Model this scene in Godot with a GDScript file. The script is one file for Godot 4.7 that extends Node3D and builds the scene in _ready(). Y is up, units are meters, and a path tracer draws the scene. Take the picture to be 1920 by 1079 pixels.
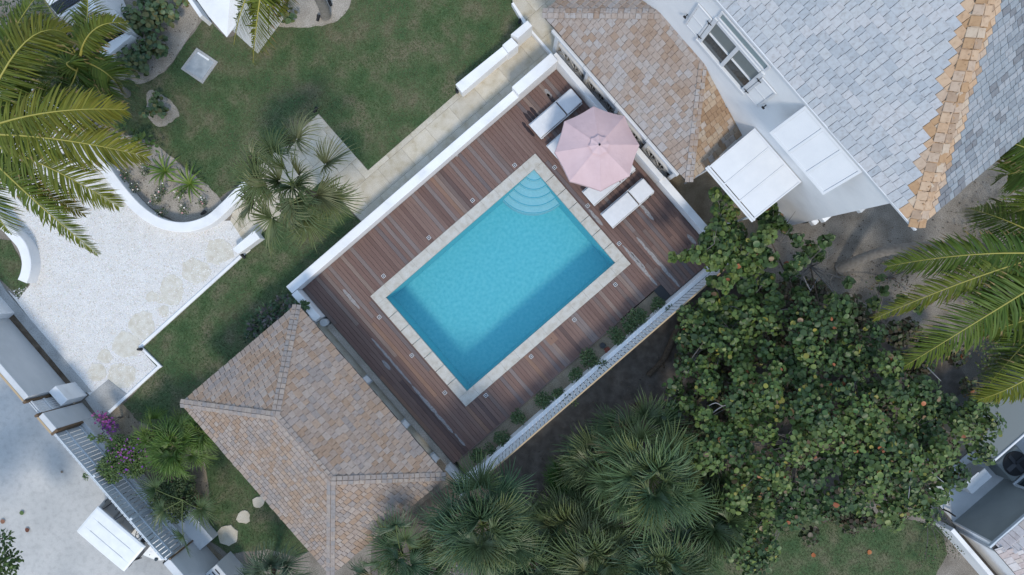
extends Node3D
# Aerial view of a villa garden with a pool. World: y up, metres; x runs to the right of the survey plan and z down it.
# The plan was measured on a grid of 1920 x 1079 units seen from CAM_H metres up: P() turns a plan point at a height into metres.
# d runs across the pool deck towards the house, b along the deck boards towards the picket fence: E(d, b, y).

const CAM_H := 25.0
const FOC := 1280.0
const N1 := Vector3(0.756, 0.0, -0.6546)
const N2 := Vector3(0.6546, 0.0, 0.756)

var rng := RandomNumberGenerator.new()
var used := {}
var M := {}
var tex_cache := {}
var tile_mats := {}

func P(u: float, v: float, y := 0.0) -> Vector3:
	var k := (CAM_H - y) / FOC
	return Vector3((u - 960.0) * k, y, (v - 539.5) * k)

func E(d: float, b: float, y := 0.0) -> Vector3:
	return N1 * d + N2 * b + Vector3(0, y, 0)

func W(list: Array, y := 0.0) -> PackedVector2Array:
	var out := PackedVector2Array()
	for i in range(0, list.size(), 2):
		var p := P(list[i], list[i + 1], y)
		out.append(Vector2(p.x, p.z))
	return out

func R(d0: float, d1: float, b0: float, b1: float) -> PackedVector2Array:
	var out := PackedVector2Array()
	for q: Vector2 in [Vector2(d0, b0), Vector2(d1, b0), Vector2(d1, b1), Vector2(d0, b1)]:
		var p := E(q.x, q.y)
		out.append(Vector2(p.x, p.z))
	return out

func rf(a: float, b: float) -> float:
	return rng.randf_range(a, b)

# ---------- naming ----------
func nm(parent: Node, called: String) -> String:
	var key := str(parent.get_instance_id()) + called
	var n: int = used.get(key, 0)
	used[key] = n + 1
	return called if n == 0 else "%s_%03d" % [called, n]

func put(mesh: Mesh, called: String, m: Material, parent: Node = null) -> MeshInstance3D:
	var o := MeshInstance3D.new()
	o.mesh = mesh
	var par: Node = parent if parent else self
	o.name = nm(par, called)
	if m:
		o.material_override = m
	par.add_child(o, true)
	return o

func obj(st: SurfaceTool, called: String, m: Material, parent: Node = null, smooth := true) -> MeshInstance3D:
	if smooth:
		st.generate_normals()
	return put(st.commit(), called, m, parent)

func tag(o: Node, label: String, category: String, group := "") -> void:
	o.set_meta("label", label)
	o.set_meta("category", category)
	if group != "":
		o.set_meta("group", group)

func thing(called: String, label: String, category: String, at := Vector3.ZERO, turn := 0.0, group := "") -> Node3D:
	var o := Node3D.new()
	o.name = nm(self, called)
	add_child(o, true)
	o.position = at
	o.rotation.y = turn
	tag(o, label, category, group)
	return o

func struct(st: SurfaceTool, called: String, m: Material) -> MeshInstance3D:
	var o := obj(st, called, m)
	o.set_meta("kind", "structure")
	return o

func scatter(called: String, mesh: Mesh, m: Material, xf: Array, cols: Array, parent: Node = null) -> MultiMeshInstance3D:
	var mm := MultiMesh.new()
	mm.transform_format = MultiMesh.TRANSFORM_3D
	mm.use_colors = true
	mm.mesh = mesh
	mm.instance_count = xf.size()
	for i in xf.size():
		mm.set_instance_transform(i, xf[i])
		mm.set_instance_color(i, cols[i])
	var o := MultiMeshInstance3D.new()
	o.multimesh = mm
	var par: Node = parent if parent else self
	o.name = nm(par, called)
	o.material_override = m
	o.set_meta("kind", "stuff")
	par.add_child(o, true)
	return o

# ---------- geometry ----------
func mb() -> SurfaceTool:
	var st := SurfaceTool.new()
	st.begin(Mesh.PRIMITIVE_TRIANGLES)
	st.set_smooth_group(-1)
	return st

func tri(st: SurfaceTool, a: Vector3, b: Vector3, c: Vector3, out: Vector3) -> void:
	if (a - c).cross(a - b).dot(out) < 0.0:
		var t := b
		b = c
		c = t
	st.add_vertex(a)
	st.add_vertex(b)
	st.add_vertex(c)

func quad(st: SurfaceTool, a: Vector3, b: Vector3, c: Vector3, d: Vector3, out: Vector3) -> void:
	tri(st, a, b, c, out)
	tri(st, a, c, d, out)

# chamfered box: half sizes h along the axes of basis bs round centre c
func box(st: SurfaceTool, c: Vector3, size: Vector3, bs := Basis.IDENTITY, ch := 0.006) -> void:
	var h := size * 0.5
	var e := minf(ch, minf(h.x, minf(h.y, h.z)) * 0.6)
	var g := h - Vector3(e, e, e)
	for ax in 3:
		var b1 := (ax + 1) % 3
		var b2 := (ax + 2) % 3
		for s: float in [-1.0, 1.0]:
			var q := []
			for k: Vector2 in [Vector2(-1, -1), Vector2(1, -1), Vector2(1, 1), Vector2(-1, 1)]:
				var p := Vector3.ZERO
				p[ax] = s * h[ax]
				p[b1] = k.x * g[b1]
				p[b2] = k.y * g[b2]
				q.append(c + bs * p)
			quad(st, q[0], q[1], q[2], q[3], bs[ax] * s)
			for s2: float in [-1.0, 1.0]:
				var r := []
				for k: Vector2 in [Vector2(0, -1), Vector2(0, 1), Vector2(1, 1), Vector2(1, -1)]:
					var p := Vector3.ZERO
					p[ax] = s * (h[ax] if k.x < 0.5 else g[ax])
					p[b1] = s2 * (g[b1] if k.x < 0.5 else h[b1])
					p[b2] = k.y * g[b2]
					r.append(c + bs * p)
				quad(st, r[0], r[1], r[2], r[3], bs[ax] * s + bs[b1] * s2)
	for sx: float in [-1.0, 1.0]:
		for sy: float in [-1.0, 1.0]:
			for sz: float in [-1.0, 1.0]:
				var s3 := Vector3(sx, sy, sz)
				tri(st, c + bs * (s3 * Vector3(h.x, g.y, g.z)), c + bs * (s3 * Vector3(g.x, h.y, g.z)), c + bs * (s3 * Vector3(g.x, g.y, h.z)), bs * s3)

# box between deck coordinates
func dbox(st: SurfaceTool, d0: float, d1: float, b0: float, b1: float, y0: float, y1: float, ch := 0.01) -> void:
	box(st, E((d0 + d1) * 0.5, (b0 + b1) * 0.5, (y0 + y1) * 0.5), Vector3(absf(d1 - d0), absf(y1 - y0), absf(b1 - b0)), deck_basis(), ch)

func deck_basis() -> Basis:
	return Basis(N1, Vector3.UP, N2)

func area2(p: PackedVector2Array) -> float:
	var s := 0.0
	for i in p.size():
		s += p[i].cross(p[(i + 1) % p.size()])
	return s * 0.5

func inset(p: PackedVector2Array, e: float) -> PackedVector2Array:
	var out := PackedVector2Array()
	var n := p.size()
	var sg := signf(area2(p))
	for i in n:
		var d1 := (p[i] - p[(i + n - 1) % n]).normalized()
		var d2 := (p[(i + 1) % n] - p[i]).normalized()
		var n1 := Vector2(-d1.y, d1.x) * sg
		var n2 := Vector2(-d2.y, d2.x) * sg
		out.append(p[i] + (n1 + n2) * (e / maxf(0.35, 1.0 + n1.dot(n2))))
	return out

# prism with a chamfered upper edge
func slab(st: SurfaceTool, p: PackedVector2Array, y0: float, y1: float, ch := 0.0) -> void:
	var n := p.size()
	var q := inset(p, ch) if ch > 0.0 else p
	var idx := Geometry2D.triangulate_polygon(q)
	for i in range(0, idx.size(), 3):
		var a := q[idx[i]]
		var b := q[idx[i + 1]]
		var c := q[idx[i + 2]]
		tri(st, Vector3(a.x, y1, a.y), Vector3(b.x, y1, b.y), Vector3(c.x, y1, c.y), Vector3.UP)
	var sg := signf(area2(p))
	for i in n:
		var j := (i + 1) % n
		var d := p[j] - p[i]
		var o := Vector3(d.y, 0, -d.x) * sg
		if ch > 0.0:
			quad(st, Vector3(q[i].x, y1, q[i].y), Vector3(q[j].x, y1, q[j].y), Vector3(p[j].x, y1 - ch, p[j].y), Vector3(p[i].x, y1 - ch, p[i].y), o.normalized() + Vector3.UP)
		if y1 - ch > y0:
			quad(st, Vector3(p[i].x, y1 - ch, p[i].y), Vector3(p[j].x, y1 - ch, p[j].y), Vector3(p[j].x, y0, p[j].y), Vector3(p[i].x, y0, p[i].y), o)

func sheet(p: PackedVector2Array, y: float) -> SurfaceTool:
	var st := mb()
	slab(st, p, y - 0.003, y)
	return st

# outline of a strip of width w round a centre line, smoothed
func strip(list: Array, y: float, w: float, smooth := 4) -> PackedVector2Array:
	var p := W(list, y)
	var line := PackedVector2Array()
	for i in p.size() - 1:
		var p0 := p[maxi(i - 1, 0)]
		var p3 := p[mini(i + 2, p.size() - 1)]
		for k in smooth:
			line.append(p[i].cubic_interpolate(p[i + 1], p0, p3, float(k) / smooth))
	line.append(p[p.size() - 1])
	var left := PackedVector2Array()
	var right := PackedVector2Array()
	for i in line.size():
		var d := (line[mini(i + 1, line.size() - 1)] - line[maxi(i - 1, 0)]).normalized()
		var o := Vector2(-d.y, d.x) * w * 0.5
		left.append(line[i] + o)
		right.append(line[i] - o)
	right.reverse()
	left.append_array(right)
	return left

# natural edge: subdivide a polygon and jitter it
func rough(p: PackedVector2Array, step: float, amp: float) -> PackedVector2Array:
	var out := PackedVector2Array()
	for i in p.size():
		var a := p[i]
		var b := p[(i + 1) % p.size()]
		var n := maxi(1, int(a.distance_to(b) / step))
		for k in n:
			out.append(a.lerp(b, float(k) / n) + Vector2(rf(-amp, amp), rf(-amp, amp)))
	return out

func tube(st: SurfaceTool, path: Array, r0: float, r1: float, sides := 6, rings := false) -> void:
	st.set_smooth_group(0)
	var prev := []
	var up := Vector3(0.3, 0.2, 0.9)
	for i in path.size():
		var p: Vector3 = path[i]
		var a: Vector3 = path[maxi(i - 1, 0)]
		var b: Vector3 = path[mini(i + 1, path.size() - 1)]
		var t := (b - a).normalized()
		var x := t.cross(up).normalized()
		var y := x.cross(t).normalized()
		up = y
		var r := lerpf(r0, r1, float(i) / (path.size() - 1))
		if rings and i % 2 == 1:
			r *= 0.9
		var ring := []
		for k in sides:
			var an := TAU * k / sides
			ring.append(p + (x * cos(an) + y * sin(an)) * r)
		if i > 0:
			for k in sides:
				var k2 := (k + 1) % sides
				quad(st, prev[k], prev[k2], ring[k2], ring[k], (ring[k] - p) + (ring[k2] - p))
		prev = ring
	st.set_smooth_group(-1)

func bez(a: Vector3, b: Vector3, c: Vector3, t: float) -> Vector3:
	return a.lerp(b, t).lerp(b.lerp(c, t), t)

func curve3(pts: Array, per := 5) -> Array:
	var out := []
	for i in pts.size() - 1:
		var p0: Vector3 = pts[maxi(i - 1, 0)]
		var p1: Vector3 = pts[i]
		var p2: Vector3 = pts[i + 1]
		var p3: Vector3 = pts[mini(i + 2, pts.size() - 1)]
		for k in per:
			out.append(p1.cubic_interpolate(p2, p0, p3, float(k) / per))
	out.append(pts[pts.size() - 1])
	return out

func disc(st: SurfaceTool, c: Vector3, r: float, y0: float, y1: float, n := 16, ch := 0.004) -> void:
	var p := PackedVector2Array()
	for i in n:
		p.append(Vector2(c.x + r * cos(TAU * i / n), c.z + r * sin(TAU * i / n)))
	slab(st, p, y0, y1, ch)

# ---------- materials ----------
func lin(r: float, g: float, b: float) -> Color:
	return Color(r, g, b).linear_to_srgb()

func noise(fr: float, oct: int, sd: int, kind := FastNoiseLite.TYPE_SIMPLEX_SMOOTH) -> FastNoiseLite:
	var n := FastNoiseLite.new()
	n.noise_type = kind
	n.frequency = fr
	n.fractal_octaves = oct
	n.seed = sd
	return n

# a mottled texture: stops (linear colours) along one noise, darkened or lightened by a finer one
func mottle(n: int, fr: float, oct: int, stops: Array, sd: int, fine := 0.0, ffr := 0.25, squash := Vector2.ONE) -> ImageTexture:
	var w := int(n * squash.x)
	var h := int(n * squash.y)
	var a := noise(fr, oct, sd).get_seamless_image(w, h)
	var f := noise(ffr, 3, sd + 7).get_seamless_image(w, h)
	if squash != Vector2.ONE:
		a.resize(n, n, Image.INTERPOLATE_CUBIC)
		f.resize(n, n, Image.INTERPOLATE_CUBIC)
	a.convert(Image.FORMAT_L8)
	f.convert(Image.FORMAT_L8)
	var da := a.get_data()
	var df := f.get_data()
	var lut := []
	for i in 256:
		var t := i / 255.0 * (stops.size() - 1)
		var k := mini(int(t), stops.size() - 2)
		var c: Color = stops[k].lerp(stops[k + 1], t - k)
		lut.append(c.linear_to_srgb())
	var out := PackedByteArray()
	out.resize(n * n * 3)
	var j := 0
	for i in n * n:
		var c: Color = lut[da[i]]
		var g := (1.0 + fine * (df[i] / 127.5 - 1.0)) * 255.0
		out[j] = clampi(int(c.r * g), 0, 255)
		out[j + 1] = clampi(int(c.g * g), 0, 255)
		out[j + 2] = clampi(int(c.b * g), 0, 255)
		j += 3
	return ImageTexture.create_from_image(Image.create_from_data(n, n, false, Image.FORMAT_RGB8, out))

func grey(n: int, fr: float, oct: int, sd: int, kind := FastNoiseLite.TYPE_SIMPLEX_SMOOTH) -> ImageTexture:
	var a := noise(fr, oct, sd, kind).get_seamless_image(n, n)
	a.convert(Image.FORMAT_RGB8)
	return ImageTexture.create_from_image(a)

func mat(c: Color, rough_ := 0.8, vcol := false) -> StandardMaterial3D:
	var m := StandardMaterial3D.new()
	m.albedo_color = c
	m.roughness = rough_
	m.vertex_color_use_as_albedo = vcol
	m.metallic_specular = 0.4
	return m

func tmat(t: Texture2D, metres: float, rough_ := 0.85, world := true) -> StandardMaterial3D:
	var m := mat(Color.WHITE, rough_)
	m.albedo_texture = t
	m.uv1_triplanar = true
	m.uv1_world_triplanar = world
	m.uv1_scale = Vector3.ONE / metres
	return m

func bump(m: StandardMaterial3D, t: Texture2D, cm: float) -> StandardMaterial3D:
	m.heightmap_enabled = true
	m.heightmap_texture = t
	m.heightmap_scale = cm
	return m

func detail(m: StandardMaterial3D, t: Texture2D, metres: float) -> StandardMaterial3D:
	m.detail_enabled = true
	m.detail_albedo = t
	m.detail_blend_mode = BaseMaterial3D.BLEND_MODE_MUL
	m.detail_uv_layer = BaseMaterial3D.DETAIL_UV_2
	m.uv2_triplanar = true
	m.uv2_world_triplanar = m.uv1_world_triplanar
	m.uv2_scale = Vector3.ONE / metres
	return m

func leafmat(c: Color, back := 0.35, rough_ := 0.5) -> StandardMaterial3D:
	var m := mat(c, rough_, true)
	m.backlight_enabled = true
	m.backlight = Color(back, back, back * 0.6)
	m.cull_mode = BaseMaterial3D.CULL_DISABLED
	return m

func C(r: float, g: float, b: float) -> Color:
	return Color(r, g, b)

func materials() -> void:
	var fine := mottle(512, 0.06, 4, [C(0.5, 0.5, 0.5), C(0.86, 0.86, 0.86), C(1, 1, 1)], 3, 0.18, 0.3)
	var speck := mottle(512, 0.12, 4, [C(0.25, 0.22, 0.18), C(0.8, 0.8, 0.78), C(1, 1, 1), C(1, 1, 1)], 5, 0.15, 0.4)
	tex_cache.fine = fine
	M.lawn = detail(tmat(mottle(1024, 0.009, 6, [C(0.047, 0.092, 0.038), C(0.066, 0.115, 0.047), C(0.094, 0.129, 0.060), C(0.138, 0.142, 0.083), C(0.18, 0.160, 0.106)], 11, 0.22, 0.2), 11.0, 0.95), mottle(512, 0.05, 4, [C(0.55, 0.55, 0.5), C(0.9, 0.9, 0.9), C(1, 1, 1)], 23, 0.35, 0.35), 2.3)
	M.sand = detail(tmat(mottle(1024, 0.008, 6, [C(0.15, 0.132, 0.112), C(0.205, 0.182, 0.155), C(0.25, 0.225, 0.195), C(0.30, 0.272, 0.24)], 31, 0.2, 0.2), 9.0, 0.95), speck, 2.7)
	M.stone_pale = detail(tmat(mottle(512, 0.012, 5, [C(0.58, 0.53, 0.44), C(0.68, 0.645, 0.56), C(0.74, 0.72, 0.66)], 65, 0.1, 0.3), 2.0, 0.85), fine, 0.8)
	M.sand_pale = detail(tmat(mottle(512, 0.012, 5, [C(0.30, 0.27, 0.235), C(0.38, 0.345, 0.30), C(0.44, 0.40, 0.36)], 37, 0.2, 0.2), 5.0, 0.95), speck, 1.9)
	M.earth = detail(tmat(mottle(512, 0.012, 5, [C(0.18, 0.145, 0.10), C(0.25, 0.21, 0.155), C(0.30, 0.255, 0.195)], 41, 0.25, 0.2), 4.0, 0.95), speck, 1.7)
	M.soil = detail(tmat(mottle(512, 0.012, 5, [C(0.07, 0.05, 0.035), C(0.12, 0.09, 0.065), C(0.17, 0.135, 0.10)], 43, 0.25, 0.2), 3.0, 0.95), speck, 1.3)
	M.mould_and_shade = detail(tmat(mottle(512, 0.014, 5, [C(0.085, 0.074, 0.064), C(0.13, 0.114, 0.10), C(0.18, 0.162, 0.145)], 45, 0.3, 0.25), 3.0, 0.95), speck, 1.1)  # darker earth, with the shade of the trees put into its tone
	M.gravel = bump(detail(tmat(mottle(1024, 0.012, 4, [C(0.66, 0.645, 0.62), C(0.70, 0.69, 0.675), C(0.73, 0.73, 0.72)], 47, 0.25, 0.4), 9.0, 0.9), mottle(512, 0.11, 3, [C(0.42, 0.40, 0.38), C(0.86, 0.85, 0.84), C(1, 1, 1), C(1, 1, 1)], 51, 0.2, 0.4), 2.1), grey(512, 0.09, 2, 53, FastNoiseLite.TYPE_CELLULAR), 2.0)
	M.street = detail(tmat(mottle(1024, 0.005, 5, [C(0.33, 0.335, 0.335), C(0.42, 0.42, 0.41), C(0.48, 0.475, 0.46), C(0.53, 0.51, 0.485)], 59, 0.05, 0.3), 15.0, 0.9), mottle(512, 0.03, 5, [C(0.78, 0.78, 0.78), C(0.95, 0.95, 0.95), C(1, 1, 1)], 63, 0.06, 0.45), 4.1)
	M.concrete = detail(tmat(mottle(512, 0.01, 5, [C(0.34, 0.34, 0.33), C(0.43, 0.43, 0.42), C(0.48, 0.48, 0.47)], 61, 0.1, 0.3), 4.0, 0.9), fine, 1.7)
	M.stone = []
	for i in 4:
		M.stone.append(detail(tmat(mottle(512, 0.010, 5, [C(0.50, 0.44, 0.33), C(0.62, 0.575, 0.47), C(0.68, 0.64, 0.55), C(0.72, 0.69, 0.61)], 67 + i, 0.08, 0.3), 3.0, 0.85), fine, 0.9))
		M.stone[i].albedo_color = Color.from_hsv(0.09, 0.03, 0.93 + 0.02 * i)
	M.coping = detail(tmat(mottle(512, 0.014, 5, [C(0.47, 0.435, 0.375), C(0.56, 0.54, 0.49), C(0.60, 0.59, 0.555)], 79, 0.12, 0.25), 2.0, 0.8), fine, 0.7)
	M.stucco = bump(tmat(mottle(512, 0.008, 5, [C(0.61, 0.62, 0.63), C(0.73, 0.738, 0.748), C(0.78, 0.784, 0.787), C(0.795, 0.795, 0.795)], 83, 0.02, 0.3), 5.0, 0.85), grey(256, 0.12, 3, 89), 0.25)
	M.grey_stucco = bump(tmat(mottle(512, 0.008, 5, [C(0.44, 0.46, 0.47), C(0.52, 0.535, 0.545), C(0.57, 0.58, 0.585)], 97, 0.04, 0.3), 4.0, 0.85), grey(256, 0.12, 3, 89), 0.25)
	M.sage = tmat(mottle(512, 0.008, 5, [C(0.25, 0.275, 0.27), C(0.29, 0.315, 0.31), C(0.32, 0.34, 0.335)], 101, 0.04, 0.3), 4.0, 0.85)
	M.white = tmat(mottle(256, 0.012, 4, [C(0.60, 0.615, 0.635), C(0.67, 0.68, 0.69)], 103, 0.02, 0.3), 1.6, 0.55)
	M.cushion = tmat(mottle(256, 0.012, 4, [C(0.62, 0.63, 0.65), C(0.69, 0.695, 0.71)], 105, 0.04, 0.5), 0.8, 0.85)
	M.tan = mat(lin(0.42, 0.31, 0.19), 0.8)
	M.timber = mat(lin(0.13, 0.085, 0.05), 0.8)
	M.black = mat(lin(0.012, 0.013, 0.015), 0.5)
	M.dark = mat(lin(0.03, 0.033, 0.038), 0.5)
	M.steel = mat(lin(0.5, 0.5, 0.5), 0.35)
	M.steel.metallic = 0.8
	M.glass = mat(lin(0.03, 0.045, 0.05), 0.06)
	M.glass.metallic_specular = 0.6
	M.frosted = mat(lin(0.22, 0.29, 0.30), 0.25)
	M.pink = tmat(mottle(256, 0.01, 4, [C(0.54, 0.395, 0.405), C(0.61, 0.455, 0.465)], 107, 0.03, 0.5), 1.2, 0.9)
	bump(M.pink, grey(256, 0.018, 4, 119), 1.2)
	M.pink.backlight_enabled = true
	M.pink.backlight = Color(0.25, 0.2, 0.2)
	M.pool = tmat(mottle(512, 0.03, 5, [C(0.062, 0.40, 0.46), C(0.10, 0.465, 0.52), C(0.145, 0.52, 0.565)], 109, 0.16, 0.3), 2.7, 0.7)  # fine noise paints caustic light ripples into the basin colour
	M.step = tmat(mottle(256, 0.03, 4, [C(0.22, 0.50, 0.56), C(0.30, 0.56, 0.60)], 113, 0.08, 0.3), 1.5, 0.7)
	M.step_edge = mat(lin(0.04, 0.30, 0.38), 0.6)
	M.water = mat(Color(0.10, 0.62, 0.78, 0.16), 0.04)
	M.water.transparency = BaseMaterial3D.TRANSPARENCY_ALPHA
	M.water.cull_mode = BaseMaterial3D.CULL_DISABLED
	M.water.normal_enabled = true
	var rip := noise(0.03, 4, 117).get_seamless_image(512, 512)
	rip.convert(Image.FORMAT_RGBA8)
	rip.bump_map_to_normal_map(5.0)
	M.water.normal_texture = ImageTexture.create_from_image(rip)
	M.water.normal_scale = 0.35
	M.water.uv1_triplanar = true
	M.water.uv1_world_triplanar = true
	M.water.uv1_scale = Vector3.ONE / 1.9
	# deck boards: grain along u
	M.board = []
	var woods := [C(0.172, 0.108, 0.092), C(0.185, 0.120, 0.102), C(0.200, 0.132, 0.112), C(0.160, 0.118, 0.107), C(0.118, 0.078, 0.071), C(0.225, 0.138, 0.102), C(0.228, 0.170, 0.146), C(0.145, 0.090, 0.077), C(0.150, 0.122, 0.122), C(0.195, 0.158, 0.150)]
	var grain := []
	for i in 2:
		grain.append(mottle(512, 0.03, 4, [C(0.55, 0.53, 0.52), C(0.85, 0.84, 0.83), C(1, 1, 1), C(1, 1, 1)], 127 + i, 0.10, 0.2, Vector2(0.08, 1.0)))
	for i in woods.size():
		var m := mat(woods[i].linear_to_srgb(), 0.72)
		m.albedo_texture = grain[i % 2]
		M.board.append(m)
	var pale := mat(lin(0.30, 0.28, 0.27), 0.8)
	pale.albedo_texture = grain[0]
	M.board_pale = pale
	M.leaf = leafmat(Color.WHITE, 0.3, 0.45)
	M.palm = leafmat(Color.WHITE, 0.3, 0.55)
	M.palm.metallic_specular = 0.3
	M.bark = tmat(mottle(256, 0.02, 4, [C(0.16, 0.145, 0.125), C(0.24, 0.225, 0.205), C(0.30, 0.285, 0.265)], 131, 0.15, 0.3), 0.7, 0.9)
	M.bark_dark = tmat(mottle(256, 0.02, 4, [C(0.05, 0.038, 0.028), C(0.09, 0.07, 0.052), C(0.13, 0.105, 0.08)], 137, 0.2, 0.3), 0.6, 0.9)
	M.twig = mat(lin(0.15, 0.14, 0.13), 0.85)
	M.rachis = mat(lin(0.30, 0.27, 0.06), 0.5)
	M.petiole = mat(lin(0.10, 0.13, 0.04), 0.6)

# roof tile material of one tone, shared
func tile_mat(c: Color) -> StandardMaterial3D:
	var key := c.to_html()
	if not tile_mats.has(key):
		var m := mat(c.linear_to_srgb(), 0.85)
		m.albedo_texture = tex_cache.tile
		m.uv1_triplanar = true
		m.uv1_world_triplanar = true
		m.uv1_scale = Vector3.ONE / 1.3
		m.uv1_offset = Vector3(rf(0, 1), rf(0, 1), rf(0, 1))
		tile_mats[key] = m
	return tile_mats[key]

func _ready() -> void:
	rng.seed = 20240611
	# camera: straight down
	var cam := Camera3D.new()
	cam.name = "camera"
	cam.fov = rad_to_deg(2.0 * atan(539.5 / FOC))
	cam.near = 0.1
	cam.far = 400.0
	add_child(cam)
	cam.position = Vector3(0, CAM_H, 0)
	cam.rotation_degrees = Vector3(-90, 0, 0)
	# sky, sun, exposure
	var sky_m := ProceduralSkyMaterial.new()
	sky_m.sky_top_color = Color(0.60, 0.70, 0.83)
	sky_m.sky_horizon_color = Color(0.76, 0.82, 0.88)
	sky_m.sky_curve = 0.2
	sky_m.sky_energy_multiplier = 1.08
	sky_m.ground_bottom_color = Color(0.42, 0.42, 0.40)
	sky_m.ground_horizon_color = Color(0.6, 0.62, 0.64)
	var sky := Sky.new()
	sky.sky_material = sky_m
	var env := Environment.new()
	env.background_mode = Environment.BG_SKY
	env.sky = sky
	env.tonemap_mode = Environment.TONE_MAPPER_LINEAR
	env.tonemap_exposure = 1.48
	env.sdfgi_enabled = true
	env.ssao_enabled = true
	env.ssil_enabled = true
	var we := WorldEnvironment.new()
	we.name = "environment"
	we.environment = env
	add_child(we)
	var sun := DirectionalLight3D.new()
	sun.name = "sun"
	sun.light_energy = 0.5
	sun.light_color = Color(1.0, 0.96, 0.90)
	sun.light_angular_distance = 10.0
	sun.shadow_enabled = true
	add_child(sun)
	sun.look_at_from_position(Vector3.ZERO, Vector3(-0.125, -1.0, -0.72), Vector3.UP)

	materials()
	tex_cache.tile = mottle(512, 0.02, 5, [C(0.55, 0.50, 0.46), C(0.88, 0.86, 0.85), C(1, 1, 1), C(1, 1, 1)], 149, 0.14, 0.3)
	M.roof_under = mat(lin(0.07, 0.06, 0.055), 0.9)
	M.pane_grey = mat(lin(0.16, 0.19, 0.19), 0.12)
	M.streak = tmat(mottle(256, 0.04, 4, [C(0.16, 0.14, 0.135), C(0.27, 0.26, 0.26), C(0.33, 0.325, 0.33)], 151, 0.2, 0.4), 0.7, 0.8)
	M.wet = mat(lin(0.03, 0.018, 0.017), 0.3)
	M.grey_lid = tmat(mottle(256, 0.02, 5, [C(0.26, 0.29, 0.31), C(0.33, 0.36, 0.38), C(0.42, 0.44, 0.45)], 153, 0.1, 0.3), 1.6, 0.6)
	M.pale_blue = mat(lin(0.50, 0.54, 0.57), 0.6)
	M.cart_white = tmat(mottle(256, 0.012, 4, [C(0.68, 0.69, 0.68), C(0.78, 0.785, 0.78)], 157, 0.03, 0.4), 1.3, 0.4)
	M.groove = mat(lin(0.38, 0.39, 0.40), 0.6)
	M.dark_glass = mat(lin(0.02, 0.022, 0.025), 0.1)
	M.seat_grey = mat(lin(0.30, 0.29, 0.275), 0.7)
	M.pebble = mat(Color.WHITE, 0.8, true)
	M.floor_dark = mat(lin(0.13, 0.12, 0.11), 0.7)
	M.brick = mat(lin(0.22, 0.07, 0.05), 0.85)
	M.sage_dark = mat(lin(0.15, 0.17, 0.17), 0.8)
	M.panel_blue = mat(lin(0.03, 0.04, 0.06), 0.3)
	M.dead = mat(lin(0.24, 0.245, 0.26), 0.85)

	ground()
	pool()
	deck_walls()
	kerb_walls()
	house()
	pavilion()
	street_side()
	neighbours()
	furniture()
	golf_cart()
	fallen_log()
	small_things()
	sea_grape()
	coconut_palms()
	fan_palms()
	bushes()
	ground_cover()

# ---------- the setting ----------
var lawns := []

# closed curve through the corners
func soft(p: PackedVector2Array) -> PackedVector2Array:
	var out := PackedVector2Array()
	var n := p.size()
	for i in n:
		var a := p[i]
		var b := p[(i + 1) % n]
		for k in 5:
			out.append(a.cubic_interpolate(b, p[(i + n - 1) % n], p[(i + 2) % n], k / 5.0))
	return out

func lawn_piece(p: PackedVector2Array, called: String, parent: Node = null) -> MeshInstance3D:
	var q := rough(p, 0.35, 0.035)
	lawns.append(q)
	var o := obj(sheet(q, 0.012), called, M.lawn, parent)
	if parent == null:
		o.set_meta("kind", "structure")
	return o

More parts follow.
